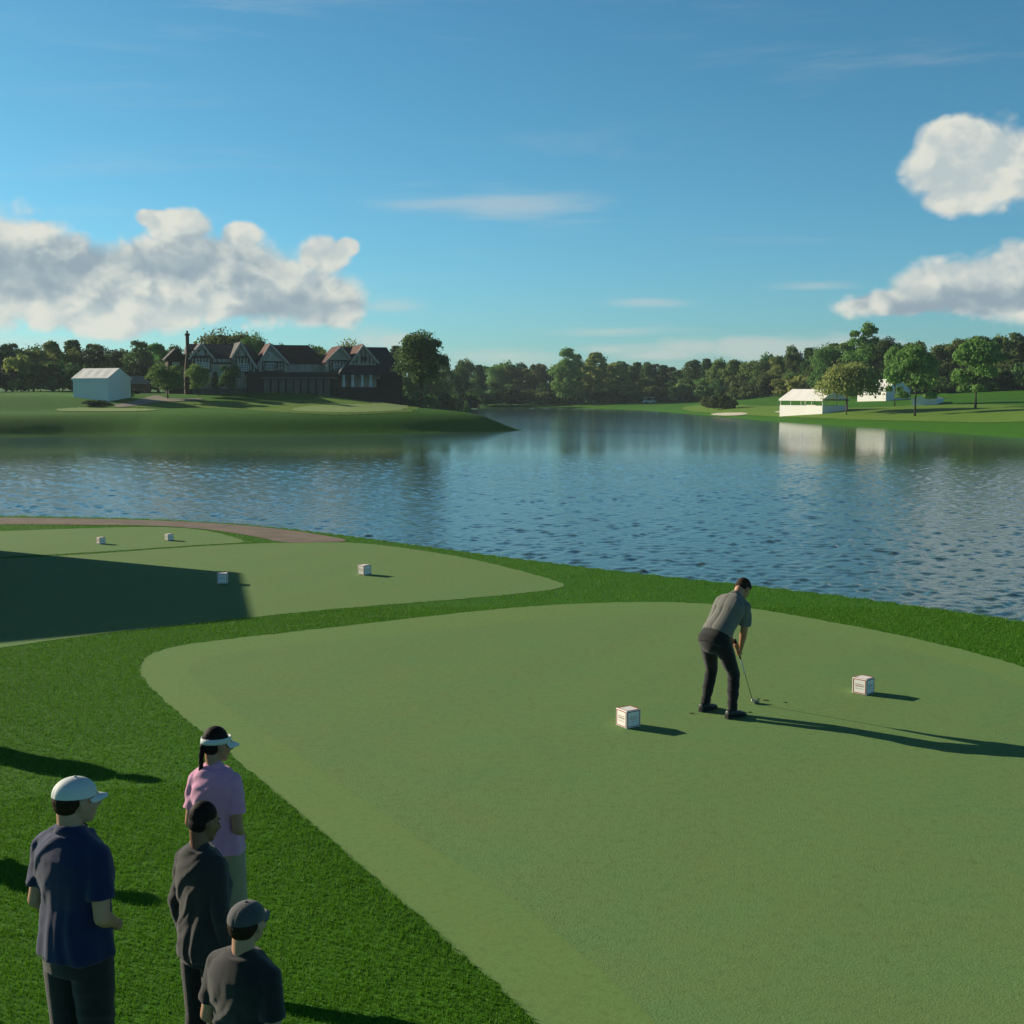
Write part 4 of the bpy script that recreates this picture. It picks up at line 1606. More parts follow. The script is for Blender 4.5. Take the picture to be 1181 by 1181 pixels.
def cap_mesh(c, q, s, m, parent, brim_m=None, baseball=True, tilt=0.0):
    """rounded crown with a curved brim forward"""
    c = Vector(c)
    M = (q @ rotq(0, tilt)).to_matrix()
    mb = MB()
    nu, nv = 96, 16
    vs, fs = [], []
    for i in range(nv + 1):
        ph = math.pi / 2 * i / nv * 1.02
        for j in range(nu):
            th = 2 * math.pi * j / nu
            seam = 1 - 0.022 * max(0.0, math.cos(3 * th)) ** 24 - 0.022 * max(0.0, -math.cos(3 * th)) ** 24
            r = math.sin(ph)
            vs.append(c + M @ (Vector((-0.010 + 0.103 * r * math.cos(th) * seam, 0.0865 * r * math.sin(th) * seam, 0.026 + 0.086 * max(0.0, math.cos(ph)) ** 0.9)) * s))
    for i in range(nv):
        for j in range(nu):
            a, b = i * nu + j, i * nu + (j + 1) % nu
            fs.append((a, a + nu, b + nu, b))
    mb.add(vs, fs)
    o = mb.build('cap', m, parent, True)
    sol = MB()
    vs = []
    n = 15
    for t_ in (0, 1):
        for k in range(n):
            a = -1.15 + 2.3 * k / (n - 1)
            for f in (0, 0.5, 1.0):
                L_ = 0.068 * math.cos(a * 0.95) ** 0.7 if abs(a) < 1.5 else 0
                rx = 0.096 + L_ * f
                ry = 0.084
                vs.append(c + M @ (Vector((-0.010 + rx * math.cos(a) + 0.0, ry * math.sin(a), 0.027 - 0.018 * f - 0.012 * abs(math.sin(a)) ** 2 - 0.004 * t_)) * s))
    fs = []
    for t_ in (0, 1):
        o0 = t_ * n * 3
        for k in range(n - 1):
            for f in range(2):
                a = o0 + k * 3 + f
                fs.append((a, a + 1, a + 4, a + 3) if t_ == 0 else (a, a + 3, a + 4, a + 1))
    for k in range(n - 1):
        a = k * 3 + 2
        fs.append((a, a + n * 3, a + 3 + n * 3, a + 3))
    sol.add(vs, fs)
    sol.build('brim', brim_m or m, o, True)
    if baseball:
        b_ = MB()
        b_.add(*uv_ellipsoid(c + M @ (Vector((-0.010, 0, 0.112)) * s), (0.008 * s, 0.008 * s, 0.005 * s)))
        b_.build('button', m, o, True)
    return o


# ---------------------------------------------------------- the golfer (faces local +X, his left is +Y)
def build_golfer():
    g = empty('person', (0, 0, 0))
    hipc = Vector((-0.125, 0, 0.875))
    shc = Vector((0.168, 0.0, 1.250))
    neck = Vector((0.255, 0.0, 1.305))
    headc = Vector((0.350, 0.01, 1.370))
    hq = rotq(0.12, math.radians(58))
    up = (shc - hipc).normalized()
    fwd = Vector(Y_).cross(up).normalized()      # chest direction
    an = {1: Vector((-0.035, 0.20, 0.09)), -1: Vector((-0.035, -0.19, 0.09))}
    kn = {1: Vector((0.030, 0.17, 0.475)), -1: Vector((0.022, -0.155, 0.475))}
    hp = {1: hipc + Vector((0.0, 0.095, -0.02)), -1: hipc + Vector((0.0, -0.095, -0.02))}
    sh = {1: shc + Vector((0.03, 0.160, -0.035)), -1: shc + Vector((0.025, -0.158, -0.045))}
    grip = Vector((0.290, 0.02, 0.700))
    club_head = Vector((0.625, 0.05, 0.015))
    sd = (club_head - grip).normalized()
    wr = {1: grip - sd * 0.045 + Vector((-0.015, 0.045, 0.02)), -1: grip + sd * 0.02 + Vector((-0.01, -0.05, 0.03))}
    el = {1: Vector((0.215, 0.150, 0.965)), -1: Vector((0.205, -0.140, 0.950))}

    def torso(infl=0.0, low=0.0):
        secs = []
        for f, rx, ry, off in [(-0.22, 0.150, 0.105, -0.01), (-0.08, 0.168, 0.122, -0.012), (0.08, 0.162, 0.112, -0.004), (0.30, 0.152, 0.103, 0.004), (0.55, 0.170, 0.112, 0.006), (0.78, 0.188, 0.116, -0.004), (0.95, 0.180, 0.100, -0.016), (1.08, 0.120, 0.075, -0.02)]:
            c = hipc.lerp(shc, f) + fwd * off
            secs.append((c, rx + infl, ry + infl, Y_, fwd))
        return [s for s in secs if True]

    # body, one skin
    P = [sweep(torso(-0.012))]
    P += head_prims(headc, hq, 1.0)
    P.append(limb(neck - up * 0.06, headc + hq @ Vector((-0.035, 0, -0.05)), 0.060, 0.056))
    for s in (1, -1):
        P.append(limb(hp[s], kn[s], 0.082, 0.055, bulge=0.05))
        P.append(limb(kn[s], an[s], 0.052, 0.036, bulge=0.18))
        P.append(limb(an[s] + Vector((0, 0, -0.03)), an[s] + Vector((0.13, -0.0, -0.055)), 0.034, 0.028))
        P.append(uv_ellipsoid(sh[s], (0.066, 0.062, 0.066)))
        P.append(limb(sh[s], el[s], 0.052, 0.040, bulge=0.06))
        P.append(limb(el[s], wr[s], 0.040, 0.0265, bulge=0.12))
    # both hands closed on the grip, fingers wrapped round the shaft
    side = Vector((0, 1, 0))
    fw = side.cross(sd).normalized()
    for s, off, thumb in ((1, -0.035, 1), (-1, 0.045, 1)):
        c = grip + sd * off
        Rm = Matrix((side, fw, sd)).transposed()
        P.append(uv_ellipsoid(c + side * 0.024 * s - fw * 0.004, (0.017, 0.030, 0.044), Rm))
        P.append(limb(wr[s], c + side * 0.022 * s - sd * 0.02, 0.026, 0.024))
        for k in range(4):
            z0 = c + sd * (-0.033 + 0.0215 * k)
            rr_ = 0.0245 - 0.001 * k
            pts = []
            for j in range(5):
                a = math.radians(-20 + 52 * j * (1.0 if k < 3 else 0.88))
                pts.append(z0 + side * (s * rr_ * math.cos(a)) + fw * (rr_ * math.sin(a)) + sd * 0.002 * j)
            for j in range(4):
                P.append(limb(pts[j], pts[j + 1], 0.0098 - 0.0006 * j, 0.0094 - 0.0006 * j, 10))
        P.append(limb(c + side * s * 0.016 - fw * 0.026 - sd * 0.02, c + side * s * 0.002 - fw * 0.024 + sd * 0.03, 0.0125, 0.0095, 10))
    body = fuse('body', P, 0.0052, M_skin_w, g, 4)
    eyes(headc, hq, 1.0, g)

    # trousers: seat + two legs
    T = [sweep([s for s in torso(0.012)][0:4], 28), uv_ellipsoid(hipc - up * 0.075 + Vector((0.012, 0, 0)), (0.108, 0.155, 0.118))]
    T.append(uv_ellipsoid(hipc + Vector((-0.025, 0.0, -0.03)), (0.115, 0.165, 0.115)))
    for s in (1, -1):
        T.append(limb(hp[s], kn[s], 0.103, 0.070, bulge=0.04))
        T.append(limb(kn[s], an[s] + Vector((0, 0, -0.015)), 0.067, 0.051, round_b=False, bulge=0.08))
    fl = folds((0.25, 0.1, 1), 46, 0.007, 3, lambda P_: np.clip((0.80 - P_[:, 2]) * 4, 0.1, 1))
    tr = fuse('trousers', T, 0.008, M_trousers, g, 6, fl)
    # belt
    bt = sweep([(hipc.lerp(shc, 0.10), 0.176, 0.126, Y_, fwd), (hipc.lerp(shc, 0.17), 0.172, 0.123, Y_, fwd)], 40)
    mb = MB().add(*bt)
    mb.build('belt', M_shoe, g, True)
    # shirt with short sleeves and a collar
    secs = []
    for f, rx, ry, off in [(0.10, 0.176, 0.128, -0.008), (0.2, 0.184, 0.134, -0.004), (0.35, 0.176, 0.122, 0.0), (0.55, 0.184, 0.124, 0.004), (0.78, 0.202, 0.128, -0.006), (0.93, 0.196, 0.112, -0.018), (1.05, 0.150, 0.090, -0.022), (1.14, 0.080, 0.070, 0.0)]:
        secs.append((hipc.lerp(shc, f) + fwd * off, rx, ry, Y_, fwd))
    S = [sweep(secs)]
    for s in (1, -1):
        S.append(limb(shc + up * 0.05 + Vector((0.01, 0.02 * s, 0)), sh[s] + Vector((-0.005, -0.01 * s, 0.0)), 0.066, 0.066))
        m_ = sh[s].lerp(el[s], 0.80)
        S.append(limb(sh[s], m_, 0.066, 0.068, round_b=False))
    fl2 = folds((0.35, 0.85, -0.35), 50, 0.020, 8, lambda P_: 0.35 + 0.65 * (P_[:, 2] < 1.22))
    shirt = fuse('shirt', S, 0.008, M_golfshirt, g, 7, fl2)
    cq = Quaternion((0, 1, 0), math.atan2(0.5, 1.0))
    col = []
    nv = (headc - neck).normalized()
    cc = hipc.lerp(shc, 1.10) + Vector((0.01, 0, 0.0))
    s1 = nv.cross(Vector(Y_)).normalized()
    mbc = MB()
    n = 28
    vs = []
    for (h_, r_) in ((0.0, 0.082), (0.038, 0.070), (0.040, 0.064), (0.0, 0.070)):
        for k in range(n):
            th = 2 * math.pi * k / n
            vs.append(cc + nv * (h_ - 0.012 * math.cos(th)) + s1 * (-r_ * math.cos(th)) + Vector(Y_) * (r_ * math.sin(th)))
    mbc.add(vs, [(i * n + k, i * n + (k + 1) % n, ((i + 1) % 4) * n + (k + 1) % n, ((i + 1) % 4) * n + k) for i in range(4) for k in range(n)])
    mbc.build('collar', M_golfshirt, shirt, True)
    # hair
    H = []
    M3 = hq.to_matrix()
    hp_ = lambda x, y, z: headc + M3 @ Vector((x, y, z))
    H.append(uv_ellipsoid(hp_(-0.022, 0, 0.036), (0.094, 0.080, 0.086), M3))
    H.append(uv_ellipsoid(hp_(-0.052, 0, -0.006), (0.056, 0.074, 0.062), M3))
    H.append(uv_ellipsoid(hp_(0.030, 0.0, 0.082), (0.052, 0.062, 0.034), M3))
    fuse('hair', H, 0.005, M_hair_b, g, 2, folds((1, 0.5, 0.4), 190, 0.005, 5))
    for s in (1, -1):
        shoe('shoe', an[s], (1, 0.10 * s, 0), M_shoe, g, 0.29, M_sole)
    g['grip'] = [0.0]
    del g['grip']
    return g, grip, sd, club_head


def build_club(grip, sd, hd):
    c = empty('golf_club', (0, 0, 0))
    top = grip - sd * 0.12
    mb = MB()
    mb.tube([top, top + sd * 0.005, grip + sd * 0.15], [0.0145, 0.0155, 0.0095], 12)
    mb.build('grip', M_grip, c, True)
    mb = MB()
    mb.tube([grip + sd * 0.145, hd - sd * 0.03], [0.0062, 0.0048], 10)
    mb.build('shaft', M_steel, c, True)
    # iron head: hosel and a blade set across the shaft
    mb = MB()
    mb.tube([hd - sd * 0.065, hd - sd * 0.0], [0.0068, 0.0072], 10)
    b0 = hd + Vector((-0.005, -0.01, -0.004))
    vs = []
    for (x, zt, zb) in ((-0.012, 0.028, 0.0), (0.02, 0.030, -0.008), (0.055, 0.046, -0.009), (0.078, 0.050, -0.003), (0.086, 0.034, 0.012)):
        for (y, tz) in ((-0.012, 0), (0.012, 0)):
            vs.append(b0 + Vector((x, y - 0.010, zb)))
            vs.append(b0 + Vector((x, y * 0.35 - 0.018, zt)))
    fs = []
    for i in range(4):
        a = i * 4
        fs += [(a, a + 4, a + 5, a + 1), (a + 2, a + 3, a + 7, a + 6), (a + 1, a + 5, a + 7, a + 3), (a, a + 2, a + 6, a + 4)]
    fs += [(0, 1, 3, 2), (16, 18, 19, 17)]
    mb.add(vs, fs)
    mb.build('club_head', M_steel, c, False)
    return c


# ---------------------------------------------------------- standing spectators (face local +X)
def build_spectator(o):
    """o: options dict"""
    g = empty('person', (0, 0, 0))
    female = o.get('female', False)
    sw = o.get('shoulder', 0.185)
    hq = rotq(o.get('head_turn', 0.0), math.radians(o.get('head_down', 6)))
    skin = o['skin']
    hipc = Vector((0, 0, 0.92))
    shc = Vector((-0.005, 0, 1.405))
    headc = Vector((0.024, 0, 1.600))
    an = {s: Vector((-0.03, 0.105 * s, 0.09)) for s in (1, -1)}
    kn = {s: Vector((0.012, 0.098 * s, 0.49)) for s in (1, -1)}
    hp = {s: hipc + Vector((0, 0.088 * s, -0.03)) for s in (1, -1)}
    sh = {s: shc + Vector((-0.008, (sw - 0.020) * s, -0.030)) for s in (1, -1)}
    el = {s: Vector((-0.045, (sw + (0.022 if female else 0.030)) * s, 1.105)) for s in (1, -1)}
    arms = o.get('arms', 'clasped')
    if arms == 'clasped':
        wr = {1: Vector((0.165, 0.085, 0.955)), -1: Vector((0.165, -0.075, 0.965))}
        hd_ = {1: Vector((0.25, -1, -0.15)), -1: Vector((0.25, 1, -0.15))}
    elif arms == 'crossed':
        wr = {1: Vector((0.165, -0.04, 1.16)), -1: Vector((0.185, 0.04, 1.14))}
        hd_ = {1: Vector((-0.1, -1, 0.1)), -1: Vector((-0.1, 1, 0.1))}
    else:
        wr = {s: Vector((0.02, (sw + 0.035) * s, 0.875)) for s in (1, -1)}
        hd_ = {s: Vector((0.15, 0, -1)) for s in (1, -1)}
    hips, waist, chestw = (0.172, 0.128, 0.158) if female else (0.166, 0.152, 0.180)

    def secs(i):
        return [((-0.010, 0, 0.80), hips * 0.92 + i, 0.105 + i, Y_, X_), ((-0.010, 0, 0.90), hips + i, 0.120 + i, Y_, X_),
                ((0.0, 0, 1.03), (hips + waist) / 2 + i, 0.108 + i, Y_, X_), ((0.005, 0, 1.13), waist + i, 0.098 + i, Y_, X_),
                ((0.002, 0, 1.26), chestw + i, 0.112 + i, Y_, X_), ((-0.008, 0, 1.36), sw - 0.012 + i, 0.106 + i, Y_, X_),
                ((-0.015, 0, 1.42), sw - 0.045 + i, 0.082 + i * 0.8, Y_, X_), ((-0.012, 0, 1.465), 0.075 + i, 0.062 + i, Y_, X_)]
    P = [sweep(secs(-0.014))]
    P += head_prims(headc, hq, o.get('head', 1.0))
    P.append(limb((-0.015, 0, 1.42), headc + hq @ Vector((-0.035, 0, -0.05)), 0.058 if not female else 0.050, 0.054 if not female else 0.047))
    for s in (1, -1):
        P.append(limb(hp[s], kn[s], 0.080, 0.053, bulge=0.05))
        P.append(limb(kn[s], an[s], 0.050, 0.034, bulge=0.2))
        P.append(limb(an[s] + Vector((0, 0, -0.035)), an[s] + Vector((0.13, 0.01 * s, -0.058)), 0.032, 0.026))
        P.append(limb((-0.018, 0.02 * s, 1.455), sh[s] + Vector((-0.004, 0.0, 0.012)), 0.044, 0.040))
        P.append(limb(sh[s], el[s], 0.049, 0.037, bulge=0.05))
        P.append(limb(el[s], wr[s], 0.037, 0.025, bulge=0.12))
        if arms == 'down':
            P += hand(wr[s], hd_[s], (0, -s, 0), (1, 0, 0), 0.35)
        else:
            P += hand(wr[s], hd_[s], (-1, 0, -0.1), (0, 0, 1), 0.45)
    fuse('body', P, 0.0056, skin, g, 3)
    eyes(headc, hq, o.get('head', 1.0), g)
    # lower garment
    if o.get('shorts'):
        T = [sweep([s_ for s_ in secs(0.006)][:3])]
        for s in (1, -1):
            T.append(limb(hp[s] + Vector((0, 0, 0.02)), kn[s] + Vector((0, 0, o['shorts'])), 0.104, 0.098, round_b=False))
        fuse('shorts', T, 0.009, o['bottom'], g, 3, folds((0.2, 1, 0.15), 40, 0.006, 11, lambda P_: np.clip((0.85 - P_[:, 2]) * 5, 0.0, 1)))
    else:
        T = [sweep([s_ for s_ in secs(0.006)][:3])]
        for s in (1, -1):
            T.append(limb(hp[s], kn[s], 0.102, 0.078, bulge=0.03))
            T.append(limb(kn[s], an[s] + Vector((0.0, 0, -0.02)), 0.074, 0.062, round_b=False, bulge=0.04))
        fuse('trousers', T, 0.009, o['bottom'], g, 3, folds((0.2, 0.1, 1), 44, 0.006, 12, lambda P_: np.clip((0.85 - P_[:, 2]) * 5, 0.0, 1)))
    # top
    hem = o.get('hem', 0.88)
    S0 = [((-0.008, 0, hem), hips + 0.028, 0.141, Y_, X_)] + [s_ for s_ in secs(0.023) if s_[0][2] > hem + 0.05]
    S = [sweep(S0)]
    for s in (1, -1):
        S.append(limb((-0.018, 0.02 * s, 1.455), sh[s] + Vector((-0.004, 0.0, 0.010)), 0.052, 0.052))
        S.append(uv_ellipsoid(sh[s], (0.068, 0.056, 0.060)))
        if o.get('long'):
            S.append(limb(sh[s], el[s], 0.060, 0.053))
            S.append(limb(el[s], wr[s], 0.054, 0.037, round_b=False))
        else:
            S.append(limb(sh[s], sh[s].lerp(el[s], 0.70), 0.060, 0.064, round_b=False))
    shirt = fuse('shirt', S, 0.008, o['top'], g, 7, folds((0.3, 0.6, 0.7), 42, o.get('fold', 0.006) * 1.9, o.get('seed', 21), None, 0.007))
    M3 = hq.to_matrix()
    hs = o.get('head', 1.0)
    hp_ = lambda x, y, z: headc + M3 @ (Vector((x, y, z)) * hs)
    if o.get('collar'):
        mbc = MB()
        n = 28
        vs = []
        for (h_, r_) in ((0.0, 0.078), (0.034, 0.068), (0.034, 0.062), (0.0, 0.066)):
            for k in range(n):
                th = 2 * math.pi * k / n
                vs.append(Vector((-0.010 - r_ * math.cos(th), r_ * math.sin(th), 1.462 + h_ + 0.012 * math.cos(th))))
        mbc.add(vs, [(i * n + k, i * n + (k + 1) % n, ((i + 1) % 4) * n + (k + 1) % n, ((i + 1) % 4) * n + k) for i in range(4) for k in range(n)])
        mbc.build('collar', o['top'], shirt, True)
    hair = o.get('hair')
    if hair is not None:
        H = [uv_ellipsoid(hp_(-0.022, 0, 0.036), (0.093 * hs, 0.079 * hs, 0.087 * hs), M3),
             uv_ellipsoid(hp_(-0.050, 0, -0.008), (0.058 * hs, 0.075 * hs, 0.066 * hs), M3)]
        if o.get('quiff'):
            H.append(uv_ellipsoid(hp_(0.024, 0.0, 0.074), (0.060, 0.064, 0.038), M3))
        if o.get('cap') is not None:
            H = [uv_ellipsoid(hp_(-0.030, 0, 0.010), (0.082 * hs, 0.0795 * hs, 0.060 * hs), M3), uv_ellipsoid(hp_(-0.048, 0, -0.012), (0.058 * hs, 0.070 * hs, 0.055 * hs), M3)]
        ho = fuse('hair', H, 0.005, hair, g, 2, folds((1, 0.5, 0.4), 190, 0.0035 if female else 0.0045, 5))
        if o.get('ponytail'):
            pts = [hp_(-0.085, 0, 0.020), hp_(-0.112, 0.0, -0.010), hp_(-0.112, 0.005, -0.07), hp_(-0.104, 0.01, -0.15), hp_(-0.106, 0.012, -0.26), hp_(-0.108, 0.012, -0.37)]
            rr_ = [0.015, 0.020, 0.018, 0.015, 0.011, 0.004]
            fuse('ponytail', [limb(pts[i], pts[i + 1], rr_[i], rr_[i + 1]) for i in range(5)], 0.005, hair, ho, 2, folds((0.3, 0, 1), 130, 0.002, 6))
    if o.get('visor') is not None:
        mb = MB()
        n = 40
        vs = []
        for (dz, ex) in ((-0.018, 0.004), (0.018, 0.002), (0.018, -0.003), (-0.018, -0.001)):
            for k in range(n):
                th = 2 * math.pi * k / n
                vs.append(hp_(-0.016 + (0.104 + ex) * math.cos(th), (0.088 + ex) * math.sin(th), 0.034 + dz + 0.012 * math.cos(th)))
        mb.add(vs, [(i * n + k, i * n + (k + 1) % n, ((i + 1) % 4) * n + (k + 1) % n, ((i + 1) % 4) * n + k) for i in range(4) for k in range(n)])
        vo = mb.build('visor', o['visor'], g, True)
        mb = MB()
        vs = []
        n = 15
        for t_ in (0, 1):
            for k in range(n):
                a = -1.1 + 2.2 * k / (n - 1)
                for f in (0, 0.5, 1.0):
                    L_ = 0.082 * max(0.05, math.cos(a * 1.2)) ** 0.6
                    vs.append(hp_(-0.016 + (0.102 + L_ * f) * math.cos(a * (1 - 0.12 * f)), 0.087 * math.sin(a), 0.030 - 0.030 * f - 0.014 * math.sin(a) ** 2 - 0.004 * t_))
        fs = []
        for t_ in (0, 1):
            o0 = t_ * n * 3
            for k in range(n - 1):
                for f in range(2):
                    a = o0 + k * 3 + f
                    fs.append((a, a + 1, a + 4, a + 3) if t_ == 0 else (a, a + 3, a + 4, a + 1))
        for k in range(n - 1):
            a = k * 3 + 2
            fs.append((a, a + n * 3, a + 3 + n * 3, a + 3))
        mb.add(vs, fs)
        mb.build('brim', o['visor'], vo, True)
    if o.get('cap') is not None:
        cap_mesh(headc, hq, hs, o['cap'], g, o.get('brim'))
    for s in (1, -1):
        shoe('shoe', an[s], (1, 0.22 * s, 0), o.get('shoe', M_shoe), g, 0.28, M_sole)
    return g


M_trousers = cloth_mat('trouser_cloth', (0.0075, 0.008, 0.010))
M_golfshirt = cloth_mat('shirt_grey', (0.165, 0.165, 0.145), 0.8)
M_shoe = mat('shoe_black', (0.012, 0.012, 0.013), 0.45, 0.4)
M_sole = mat('shoe_sole', (0.03, 0.03, 0.03), 0.8)
M_grip = mat('grip_rubber', (0.012, 0.012, 0.012), 0.8)
M_steel = mat('club_steel', (0.42, 0.43, 0.42), 0.28, 0.5, metallic=0.9)
M_pink = cloth_mat('pink_cotton', (0.72, 0.33, 0.52))
M_khaki = cloth_mat('khaki_cotton', (0.36, 0.30, 0.20))
M_greyknit = cloth_mat('grey_knit', (0.034, 0.034, 0.037), 0.9)
M_navy = cloth_mat('navy_cotton', (0.010, 0.020, 0.085))
M_visor = mat('visor_cloth', (0.62, 0.66, 0.66), 0.7, 0.3)
M_capgrey = cloth_mat('cap_grey', (0.085, 0.085, 0.09))
M_black = cloth_mat('black_cotton', (0.02, 0.02, 0.022))
M_whiteshoe = mat('shoe_white', (0.6, 0.6, 0.58), 0.6)

# ------------------------------------------------------------------ placing the near things
def px_ground(px, py, z=0.0):
    x, y = gnd(px, py, z)
    return x, y


golfer, grip_, sd_, hd__ = build_golfer()
tag(golfer, 'golfer in grey polo shirt and black trousers bent over the ball', 'person')
club_o = build_club(grip_, sd_, hd__)
tag(club_o, 'iron club held by the golfer, its head on the grass by the ball', 'golf club')
GX0, GY0, GA = 2.33, 13.25, math.radians(40)
for o in (golfer, club_o):
    o.location = (GX0, GY0, 0.008)
    o.rotation_euler = (0, 0, GA)

# ball on a small wooden tee in front of the club face
bx = Matrix.Rotation(GA, 4, 'Z') @ Vector((0.665, 0.085, 0))
ball = empty('golf_ball', (GX0 + bx.x, GY0 + bx.y, 0.008))
mb = MB()
vs, fs = uv_ellipsoid((0, 0, 0.030), (0.0214, 0.0214, 0.0214), None, 24, 16)
mb.add(vs, fs)
mball = mat('ball_white', (0.80, 0.80, 0.77), 0.4, 0.5, bump=0.6, bscale=350)
bo = mb.build('shell', mball, ball, True)
MB().tube([(0, 0, -0.01), (0, 0, 0.004), (0, 0, 0.010)], [0.0022, 0.0025, 0.006], 10).build('tee_peg', M_white, ball)
tag(ball, 'white golf ball teed up low in front of the club head', 'golf ball')

# cube shaped tee markers
M_mark = mat('marker_white', (0.88, 0.86, 0.82), 0.5, 0.4)
M_markred = mat('marker_red', (0.42, 0.045, 0.035), 0.5, 0.4)
M_markgrey = mat('marker_print', (0.62, 0.42, 0.38), 0.6, 0.3)


def make_marker(s=0.188):
    e = empty('tee_marker', (0, 0, 0))
    import bmesh
    bm = bmesh.new()
    bmesh.ops.create_cube(bm, size=s)
    bmesh.ops.translate(bm, verts=bm.verts, vec=(0, 0, s / 2 + 0.004))
    bmesh.ops.bevel(bm, geom=list(bm.edges), offset=0.006, segments=3, affect='EDGES', profile=0.6)
    me = bpy.data.meshes.new('block')
    bm.to_mesh(me)
    bm.free()
    me.materials.append(M_mark)
    link('block', me, e)
    h_ = s / 2
    mb = MB()
    w_, pr = 0.0075, 0.0022
    zb_, zt_ = 0.004, s + 0.004
    # red line along every edge, just proud of each face
    for a in range(4):
        Mr = Matrix.Rotation(a * math.pi / 2, 4, 'Z')
        ins = 0.010
        mb.box((-h_ + ins, -h_ - pr, zb_ + ins), (h_ - ins, -h_ + 0.001, zb_ + ins + w_), 0, Mr)
        mb.box((-h_ + ins, -h_ - pr, zt_ - ins - w_), (h_ - ins, -h_ + 0.001, zt_ - ins), 0, Mr)
        mb.box((-h_ + ins, -h_ - pr, zb_ + ins + w_), (-h_ + ins + w_, -h_ + 0.001, zt_ - ins - w_), 0, Mr)
        mb.box((h_ - ins - w_, -h_ - pr, zb_ + ins + w_), (h_ - ins, -h_ + 0.001, zt_ - ins - w_), 0, Mr)
        mb.box((-h_ + ins, -h_ + ins, zt_ - 0.001), (h_ - ins - w_, -h_ + ins + w_, zt_ + pr), 0, Mr)
    mb.build('border', M_markred, e)
    # soft printed lines of a sponsor panel, too small to read
    r = random.Random(3)
    for a in range(4):
        Mr = Matrix.Rotation(a * math.pi / 2, 4, 'Z')
        pm = MB()
        for row, (z, hh) in enumerate(((0.118, 0.010), (0.094, 0.016), (0.068, 0.007))):
            x = -0.055
            while x < 0.05:
                wd_ = r.uniform(0.004, 0.010)
                pm.box((x, -h_ - 0.0016, z), (x + wd_, -h_ + 0.001, z + hh * r.uniform(0.7, 1.0)), 0, Mr)
                x += wd_ + r.uniform(0.003, 0.006)
        pm.build('print', M_markgrey, e)
    return e


mk = make_marker()
MK = [((724.5, 838.0), math.radians(32), 'white cube tee marker with red edges left of the golfer'),
      ((995.5, 800.0), math.radians(44), 'white cube tee marker with red edges at the right beyond the golfer'),
      ((420.5, 663.0), math.radians(48), 'white cube tee marker standing in the sun on the middle tee'),
      ((257.0, 673.0), math.radians(10), 'white cube tee marker standing in the big shadow on the middle tee'),
      ((195.0, 623.5), math.radians(50), 'small white cube tee marker on the farthest tee beside the path'),
      ((116.5, 627.5), math.radians(50), 'white cube tee marker at the left end of the farthest tee')]
for i, ((mx, my), a, lb) in enumerate(MK):
    o = mk if i == 0 else copy_tree(mk)
    x, y = gnd(mx, my)
    o.location = (x, y, 0.008)
    o.rotation_euler = (0, 0, a)
    o.scale = (0.82,) * 3 if i >= 4 else (1, 1, 1)
    tag(o, lb, 'tee marker', 'cube tee markers')

# divot marks on the tee
M_divot = mat('divot_earth', (0.12, 0.14, 0.05), 0.95, 0.1, var=0.3, vscale=30)
r = random.Random(9)
dl = ['dark divot in the tee turf behind the club head', 'dark divot in the tee turf just beside the golfer\'s front shoe', 'pale worn divot left of the golfer\'s heel', 'faint divot right of the ball towards the far marker']
for i, (dx, dy, s) in enumerate([(883, 808.5, 0.028), (864.5, 822.5, 0.022), (798, 824, 0.022), (905, 811, 0.02)]):
    x, y = gnd(dx, dy)
    mb = MB()
    ring = []
    for k in range(14):
        a = 2 * math.pi * k / 14
        q = s * r.uniform(0.6, 1.1)
        ring.append((x + math.cos(a) * q * 1.5, y + math.sin(a) * q, 0.0135 + r.uniform(-.003, .004)))
    mb.add(ring + [(x, y, 0.010)], [(14, k, (k + 1) % 14) for k in range(14)])
    o = mb.build('divot', M_divot)
    tag(o, dl[i], 'divot', 'divots on the tee')

# spectators
def put_person(o, px, py_top, Y, htop, rz, hscale=None):
    """stand the figure so that its top (local height htop) shows at that pixel at distance Y"""
    X_w, _, ztop = at(px, py_top, Y)
    z0 = hz(X_w, Y)
    s = (ztop - z0) / htop
    o.location = (X_w, Y, z0)
    o.rotation_euler = (0, 0, rz)
    o.scale = (hscale or s, hscale or s, s)
    print('person', round(X_w, 2), Y, 'ground', round(z0, 3), 'scale', round(s, 3))


woman = build_spectator(dict(skin=M_skin_w, female=True, shoulder=0.158, head_turn=-0.55, head_down=8, top=M_pink, bottom=M_khaki, shorts=-0.03, hem=.93, hair=M_hair_k,
                             ponytail=True, visor=M_visor, shoe=M_whiteshoe, head=0.95, fold=0.004))
tag(woman, 'woman in pink shirt, khaki shorts and white visor with a dark ponytail', 'person')
put_person(woman, 248, 836, 7.25, 1.73, math.radians(72), 0.92)
man = build_spectator(dict(skin=M_skin_d, shoulder=0.168, head=0.97, head_turn=-0.22, head_down=16, top=M_greyknit, bottom=M_black, long=True, arms='down', hair=M_hair_k, hem=0.84, fold=0.004))
tag(man, 'man in charcoal long sleeved top, short black hair, before the woman in pink', 'person')
put_person(man, 232, 923, 6.2, 1.73, math.radians(56), 0.85)
capman = build_spectator(dict(skin=M_skin_l, head_turn=0.1, head_down=0, top=M_black, bottom=M_khaki, cap=M_capgrey, hair=M_hair_b, arms='clasped', fold=0.005, seed=4))
tag(capman, 'person in grey baseball cap, only the cap and shoulders rising at the bottom', 'person')
put_person(capman, 281, 1037, 5.15, 1.73, math.radians(60))
navy = build_spectator(dict(skin=M_skin_l, head_turn=-0.3, head_down=4, top=M_navy, bottom=M_black, cap=M_visor, hair=M_hair_b, arms='clasped', collar=True, fold=0.004, seed=6))
tag(navy, 'person in navy short sleeved shirt and white cap at the left edge of the rough', 'person')
put_person(navy, 82, 893, 6.0, 1.73, math.radians(62))

